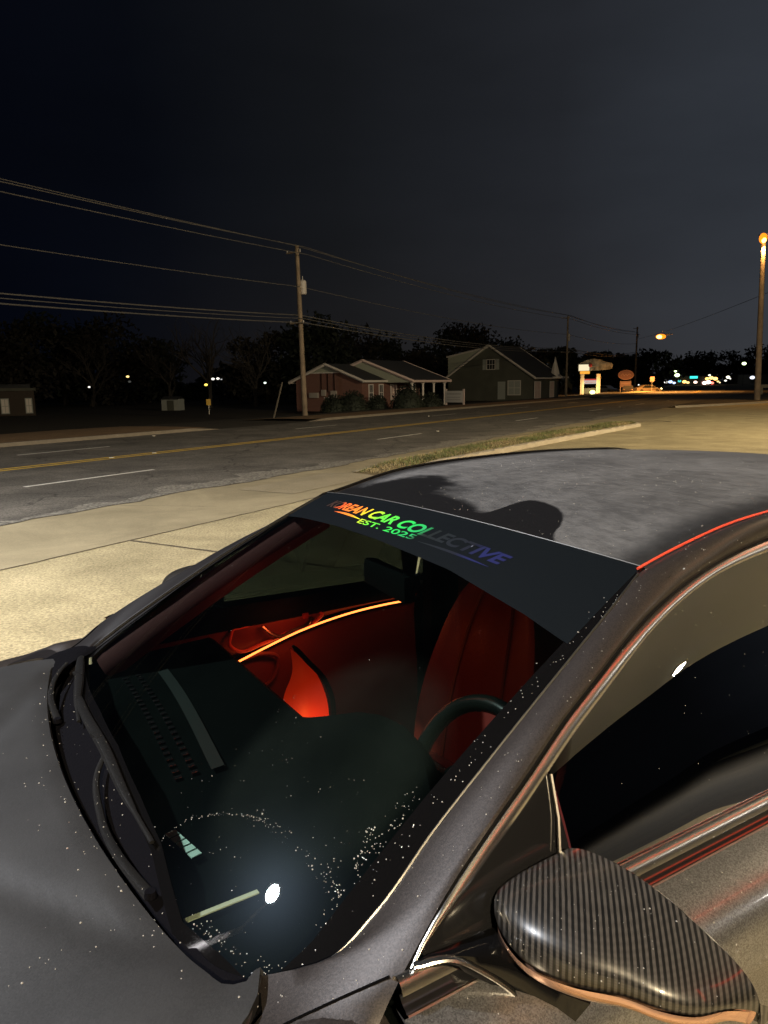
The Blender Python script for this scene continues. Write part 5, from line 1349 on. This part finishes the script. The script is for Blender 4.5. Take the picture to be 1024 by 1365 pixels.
# low shops far down the road and their lights
def far_shop(px, y, w, h, label, m, rz=0):
    t = empty('distant_shop', ray_at(px, y, 0), rz, label, 'shop', 'shops far down the road')
    MB().box((0, 3, h / 2), (w, 6, h)).build('wall', m, t, False); MB().box((0, 3, h + .15), (w + .6, 6.6, .3)).build('roof', M_roofs, t, False)
    return t
far_shop(915, 262, 12, 3.0, 'low dark shop far down the road with coloured signs', M_dwall)
far_shop(1003, 290, 14, 3.4, 'low shop at the far right behind the amber lamp pole', M_dwall)
def far_light(px, py, y, col, st, r, label, pole_=True):
    x, yy = ray_at(px, y).xy
    hzn = 513.0 - (px - 512) * .0157; z = H + (hzn - py) / 986 * y
    t = empty('distant_lamp', (x, yy, 0), 0, label, 'lamp', 'small lights far away')
    m = bpy.data.materials.get('far_%.2f_%.2f_%.2f' % col) or emis('far_%.2f_%.2f_%.2f' % col, col, st)
    MB().sphere((0, 0, z), r * y / 986, 10, 6, 1.3, 1, .85).build('lens', m, t)
    MB().tube([(0, .1, 0), (0, .1, max(.3, z))], .04, 5).build('post', M_dash, t)
W_ = (1, .95, .85); Y_ = (1, .72, .25); O_ = (1, .45, .1); G_ = (.75, 1, .45); B_ = (.45, .6, 1); C_ = (.1, .85, .8); Rr = (1, .12, .08)
for a in [(127.5, 515.5, 75, W_, 1.6, 1.3, 'lone small white lamp in the dark at the left'), (179, 502, 80, Y_, 1.8, 1.7, 'small amber lamp left of the shed, with a dim globe under it'), (181, 508.5, 80, (.5, .5, .45), .12, 1.6, 'dim grey globe just under the amber lamp'),
          (281, 512.5, 85, (1, .75, .12), 2.2, 1.8, 'yellow lamp above the yellow sign'), (290.5, 505, 88, W_, 2.6, 1.8, 'white lamp above the yellow lamp, left one of the pair'), (297, 504.5, 88, W_, 2.2, 1.7, 'white lamp above the yellow lamp, right one of the pair'),
          (358.5, 510, 90, (.8, 1, .85), 2.2, 1.4, 'small pale green lamp left of the stay pole'), (301.5, 505.5, 88, (.8, .8, .8), .6, 1.0, 'faint lamp beside the white pair'),
          (885, 509, 255, W_, 3, 1.8, 'white lamp at the left end of the far lights'), (891, 508.5, 255, B_, 3, 2.2, 'blue white lamp among the far shop lights'), (896, 510, 255, B_, 1.0, 1.6, 'dim blue lamp among the far shop lights'), (899.5, 500, 240, G_, 5, 2.6, 'greenish lamp raised above the far shop lights'),
          (897, 495, 245, G_, 2, 1.3, 'tiny greenish lamp above the raised greenish lamp'), (903, 507.5, 258, C_, 1.0, 1.8, 'small teal light left of the teal shop sign'), (909.5, 508.5, 258, O_, 5, 2.2, 'orange shop lamp left of the teal shop sign'), (914, 509.5, 258, Y_, 3, 1.8, 'amber shop lamp below left of the teal shop sign'),
          (924, 509, 258, (1, .7, .55), 3, 2.0, 'pinkish lamp under the teal shop sign'), (936, 510, 262, (1, .55, .5), 6, 2.4, 'bright pink white lamp, left of the orange cluster'), (941, 509, 262, (1, .8, .7), 7, 2.6, 'bright white lamp at the bottom of the orange cluster'),
          (946, 510, 262, Rr, 5, 1.8, 'red light at the bottom of the orange cluster'), (939, 504.5, 262, O_, 6, 1.9, 'orange lamp, upper left of the orange cluster'), (944.5, 503.5, 262, Y_, 6, 2.6, 'amber lamp in the middle of the orange cluster'), (950, 504.5, 262, O_, 6, 2.4, 'orange lamp, right of the orange cluster'),
          (942, 500, 262, (.9, .9, .7), 2.5, 1.3, 'small pale lamp on top of the orange cluster'), (953.5, 508, 262, Y_, 3, 1.3, 'small amber lamp right below the orange cluster'), (956, 509.5, 262, (.9, .7, .4), 2, 1.0, 'tiny amber lamp right of the orange cluster'),
          (966.5, 502.5, 280, (1, .95, .7), 3, 2.0, 'pale lamp between the orange cluster and the right pole'), (963.5, 507, 280, W_, 1.2, 1.4, 'faint white lamp under the pale lamp'), (969.5, 504.5, 280, W_, 1.4, 1.0, 'tiny white lamp beside the pale lamp'),
          (986.5, 485, 200, G_, 5, 2.2, 'greenish street lamp high up left of the right pole'), (998.5, 503, 285, (.8, .85, 1), 1.6, 2.6, 'wide cool white light left of the right pole'), (849.5, 512.5, 180, W_, .5, .9, 'faint lamp beyond the oval sign pole')]:
    far_light(*a)
o = MB().box(ray_at(921.5, 257, H + 1.0), (2.6, .2, .8)).build('teal_shop_sign', emis('teal_sign', (.05, .85, .75), 1.6)); tag(o, 'small glowing teal shop sign among the far lights', 'sign')
o = empty('roadside_bench', ray_at(1020, 84, 0), .1, 'pale low bench wall at the far right beside the amber pole', 'bench')
MB().box((0, 0, .95), (2.2, .5, .35), bev=.03).build('seat', M_curb, o)
for x in (-.85, .85): MB().box((x, 0, .4), (.25, .45, .8)).build('leg', M_curb, o)

# ================================================================== LAMPS BEHIND THE VIEWER
# fuel station canopy to the right of the viewer (seen only as reflections)
cn = empty('station_canopy', (15.1, 1.2, 0), radians(32.7), 'station canopy with a red band beside the lot', 'canopy')
M_cwhite = mat('canopy_grey', (.74, .78, .84), .7)
MB().box((0, 0, 5.32), (21, 8, .55), bev=.02).build('roof', M_cwhite, cn, False)
M_band = emis('red_band', (1.0, .07, .02), 5.0)
MB().box((-10.56, 0, 5.32), (.10, 8.1, .26)).build('red_band', M_band, cn, False)
MB().box((-5.5, 4.06, 5.32), (8, .10, .22)).build('red_band', M_band, cn, False)
for x in (-1, 8):
    for y in (2.5,): MB().box((x, y, 2.52), (.4, .4, 5.05)).build('column', M_cwhite, cn, False)
M_lensw = emis('canopy_lens', (1.0, .86, .58), 20)
for x, y in ((1.4, -3.2), (8.6, -3.0)):
    f = MB().box((x, y, 5.01), (.62, .62, .07), bev=.01).build('light_fitting', M_grey, cn, False)
    MB().box((x, y, 4.965), (.5, .5, .02)).build('lens', M_lensw, f, False)
    lamp('AREA', 'canopy_lamp', (x, y, 4.94), LAMP_WARM * 2.1, (1.0, .95, .88), .5, parent=cn)
# white flood lamp on a pole left of the car
fp = empty('flood_lamp_pole', (-9.2, 2.2, 0), 0, 'tall flood lamp on a pole left of the car', 'lamp pole')
MB().tube([(0, 0, 0), (0, 0, 9.2)], [.12, .07], 12).build('post', M_grey, fp)
_d = (Vector((3.0, 1.5, 0)) - Vector((1.2, .3, 9.04))).normalized(); _p = Vector((1.2, .3, 9.04))
hd = MB().tube([_p - _d * .22, _p - _d * .10, _p - _d * .02], [.12, .22, .24], 28).build('lamp_head', M_grey, fp); MB().tube([(0, 0, 9.1), tuple(_p - _d * .2)], .04, 8).build('arm', M_grey, fp)
MB().tube([_p - _d * .02, _p - _d * .008], [.19, .19], 28).build('lens', emis('led_lens', (.85, .93, 1), 60), hd, False)
_l = lamp('AREA', 'flood_lamp', _p, LAMP_COOL, (.93, .95, 1.0), .34, parent=fp, target=(3.0, 1.5, 0)); _l.data.shape = 'DISK'
# unseen warm flood added behind the viewer to light car and ground
bp = empty('flood_lamp_pole', (1.5, -9.0, 0), 0, 'added warm flood lamp on a pole, unseen behind the viewer', 'lamp pole')
MB().tube([(0, 0, 0), (0, 0, 8.2)], [.12, .07], 12).build('post', M_grey, bp)
hd = MB().box((0, .5, 8.15), (.5, .7, .14), bev=.04).build('lamp_head', M_grey, bp)
MB().box((0, .5, 8.07), (.4, .6, .02)).build('lens', emis('warm_lens', (1, .84, .55), 40), hd, False)
lamp('SPOT', 'flood_lamp', (0, .5, 8.0), 15000, (1.0, .80, .50), .22, parent=bp, spot=radians(88), target=(-5, 27, 0))  # added warm flood, unseen behind the viewer
# unseen warm flood added beyond the right edge to brighten the far lot
rp2 = empty('flood_lamp_pole', (25, 14, 0), 0, 'added warm flood lamp on a pole, unseen at the right of the lot', 'lamp pole')
MB().tube([(0, 0, 0), (0, 0, 9.2)], [.12, .07], 12).build('post', M_grey, rp2)
hd = MB().box((-.4, .2, 9.15), (.6, .6, .14), bev=.04).build('lamp_head', M_grey, rp2)
MB().box((-.4, .2, 9.07), (.5, .5, .02)).build('lens', emis('warm_lens_b', (1, .84, .55), 30), hd, False)
lamp('AREA', 'flood_lamp', (-.4, .2, 9.04), 14000, (1.0, .80, .50), .5, parent=rp2, sizey=.5, target=(-8, 8, 0))  # added warm flood, unseen at the right of the lot

# ================================================================== WATER DROPS ON THE CAR
def surf(o):
    me = o.data; me.calc_loop_triangles(); vs = me.vertices
    T = []; tot = 0
    for t in me.loop_triangles:
        tot += t.area; T.append((tot, t.vertices[:]))
    return T, vs, tot
import bisect
def scatter(o, n, rg, filt=None, r=(.0006, .0014)):
    T, vs, tot = surf(o); keys = [a for a, b in T]; res = []; k = 0
    while len(res) < n and k < n * 60:
        k += 1; i = bisect.bisect(keys, rg.random() * tot); i = min(i, len(T) - 1); a, b, c = (vs[q].co for q in T[i][1])
        u, v = rg.random(), rg.random()
        if u + v > 1: u, v = 1 - u, 1 - v
        p = a + (b - a) * u + (c - a) * v; nn = (b - a).cross(c - a).normalized()
        if nn.dot(Vector((0, -1.43, 1.72)) - p) < 0: nn = -nn
        if filt and not filt(p, rg): continue
        res.append((p, nn, rg.uniform(*r) * rg.choice((1, 1, 1, 1.5))))
    return res
def drops(lst, parent, label):
    mb = MB()
    for p, n, r in lst:
        r *= .82
        x = n.orthogonal().normalized(); y = n.cross(x); b = len(mb.v)
        mb.v.append(tuple(p + n * r * .75))
        for lv, (h, w) in enumerate(((.55, .7), (0, 1))):
            for k in range(7):
                a = 2 * pi * k / 7; mb.v.append(tuple(p + n * r * h + (x * cos(a) + y * sin(a)) * r * w))
        for k in range(7):
            mb.f.append((b, b + 1 + k, b + 1 + (k + 1) % 7)); mb.f.append((b + 1 + k, b + 8 + k, b + 8 + (k + 1) % 7, b + 1 + (k + 1) % 7))
    o = mb.build('water_drops', M_drop, parent); o['kind'] = 'stuff'; o['label'] = label; return o
O_BY = {}
for o in bpy.data.objects:
    if o.type == 'MESH': O_BY.setdefault(o.name.split('.')[0], []).append(o)
rg = random.Random(21)
def ob(name, side=-1):
    for o in O_BY[name]:
        c = sum((Vector(b) for b in o.bound_box), Vector()) / 8
        if c.y * side > -.01: return o
    return O_BY[name][0]
L = []
def arc(pts, n, jit, r=(.0005, .0013)):
    c = cat([(a, b, 0) for a, b in pts], 60)
    for k in range(n):
        q = c[rg.randrange(60)]; s = q.x + rg.gauss(0, jit); t = q.y + rg.gauss(0, jit * .5)
        p = Vector(wsp(s, t, .0005)); e1 = Vector(wsp(s + .01, t)) - Vector(wsp(s, t)); e2 = Vector(wsp(s, t + .01)) - Vector(wsp(s, t)); nn = e1.cross(e2).normalized()
        if nn.z < 0: nn = -nn
        L.append((p, nn, rg.uniform(*r) * rg.choice((.6, .8, 1, 1, 1.5))))
arc([(-.457, .085), (-.468, .137), (-.5375, .189), (-.634, .224), (-.70, .232)], 75, .003, (.0004, .0010))
arc([(-.60, .225), (-.70, .235), (-.789, .236), (-.86, .226), (-.93, .222)], 60, .014)
arc([(-.87, .255), (-.90, .23), (-.945, .215)], 35, .01)
arc([(-.90, .30), (-.895, .315), (-.92, .30), (-.927, .269), (-.945, .25)], 60, .010)
arc([(-.92, .40), (-.935, .34), (-.955, .296), (-.955, .25)], 50, .012)
arc([(-.955, .24), (-.965, .17), (-.95, .11), (-.90, .085), (-.80, .075), (-.7, .06)], 90, .012, (.0006, .0013))
L += scatter(shield, 110, rg, lambda p, g: p.y < -.25 and p.x < .55, (.0003, .0008))
L += scatter(shield, 25, rg, lambda p, g: True, (.0004, .0009))
for t0 in range(90):
    t = rg.uniform(.2, .95); s = -.975 + rg.gauss(0, .012); p = Vector(wsp(s, t, .0015)); L.append((p, Vector((-.45, 0, .89)), rg.uniform(.0005, .0015)))
drops(L, car, 'water drops beaded along the wiper sweep on the glass')
hood = O_BY['hood'][0]
L = scatter(hood, 130, rg, lambda p, g: p.x > -.5 and abs(hood_rear(p.y) - p.x) < .035 * abs(g.gauss(0, 1)) + .006, (.0008, .0017))
L += scatter(hood, 90, rg, lambda p, g: p.x > -.6, (.0004, .0011))
L += scatter(hood, 45, rg, lambda p, g: p.x > -.5 and -.56 < p.y < -.42 and abs(p.y + .47 + (p.x) * -.1) < .02, (.0008, .0016))
drops(L, car, 'scattered water drops on the hood')
L = scatter(cowl, 150, rg, lambda p, g: p.y > -.5, (.0006, .0015)); drops(L, car, 'water drops on the black cowl panel')
L = scatter(ob('side_frame'), 230, rg, lambda p, g: p.x < 1.6, (.0004, .0011)); L += scatter(ob('window_trim'), 60, rg, lambda p, g: p.x < 1.6, (.0004, .0010)); drops(L, car, 'fine water drops on the pillar and window surround')
L = scatter(O_BY['roof_panel'][0], 380, rg, lambda p, g: p.x < 2.2 and p.y < .3, (.0005, .0014)); drops(L, car, 'scattered water drops on the roof')
L = []
for o_ in O_BY['wiper_arm'] + O_BY['wiper_blade']: L += scatter(o_, 45, rg, None, (.0004, .0011))
drops(L, car, 'water drops clinging to the wipers')
dl = [o for o in O_BY['front_door']][0]
L = scatter(dl, 420, rg, lambda p, g: p.z > .86 and p.x < 1.5, (.0004, .0013)); L += scatter(ob('belt_moulding'), 90, rg, lambda p, g: p.x < 1.5, (.0004, .0011)); drops(L, car, 'water drops on the driver door shoulder')
L = scatter(ob('side_mirror'), 170, rg, lambda p, g: True, (.0003, .0009)); drops(L, car, 'fine water drops on the mirror cap')
L = scatter(ob('front_door_window'), 50, rg, None, (.0004, .0010)); drops(L, car, 'few water drops on the driver window')
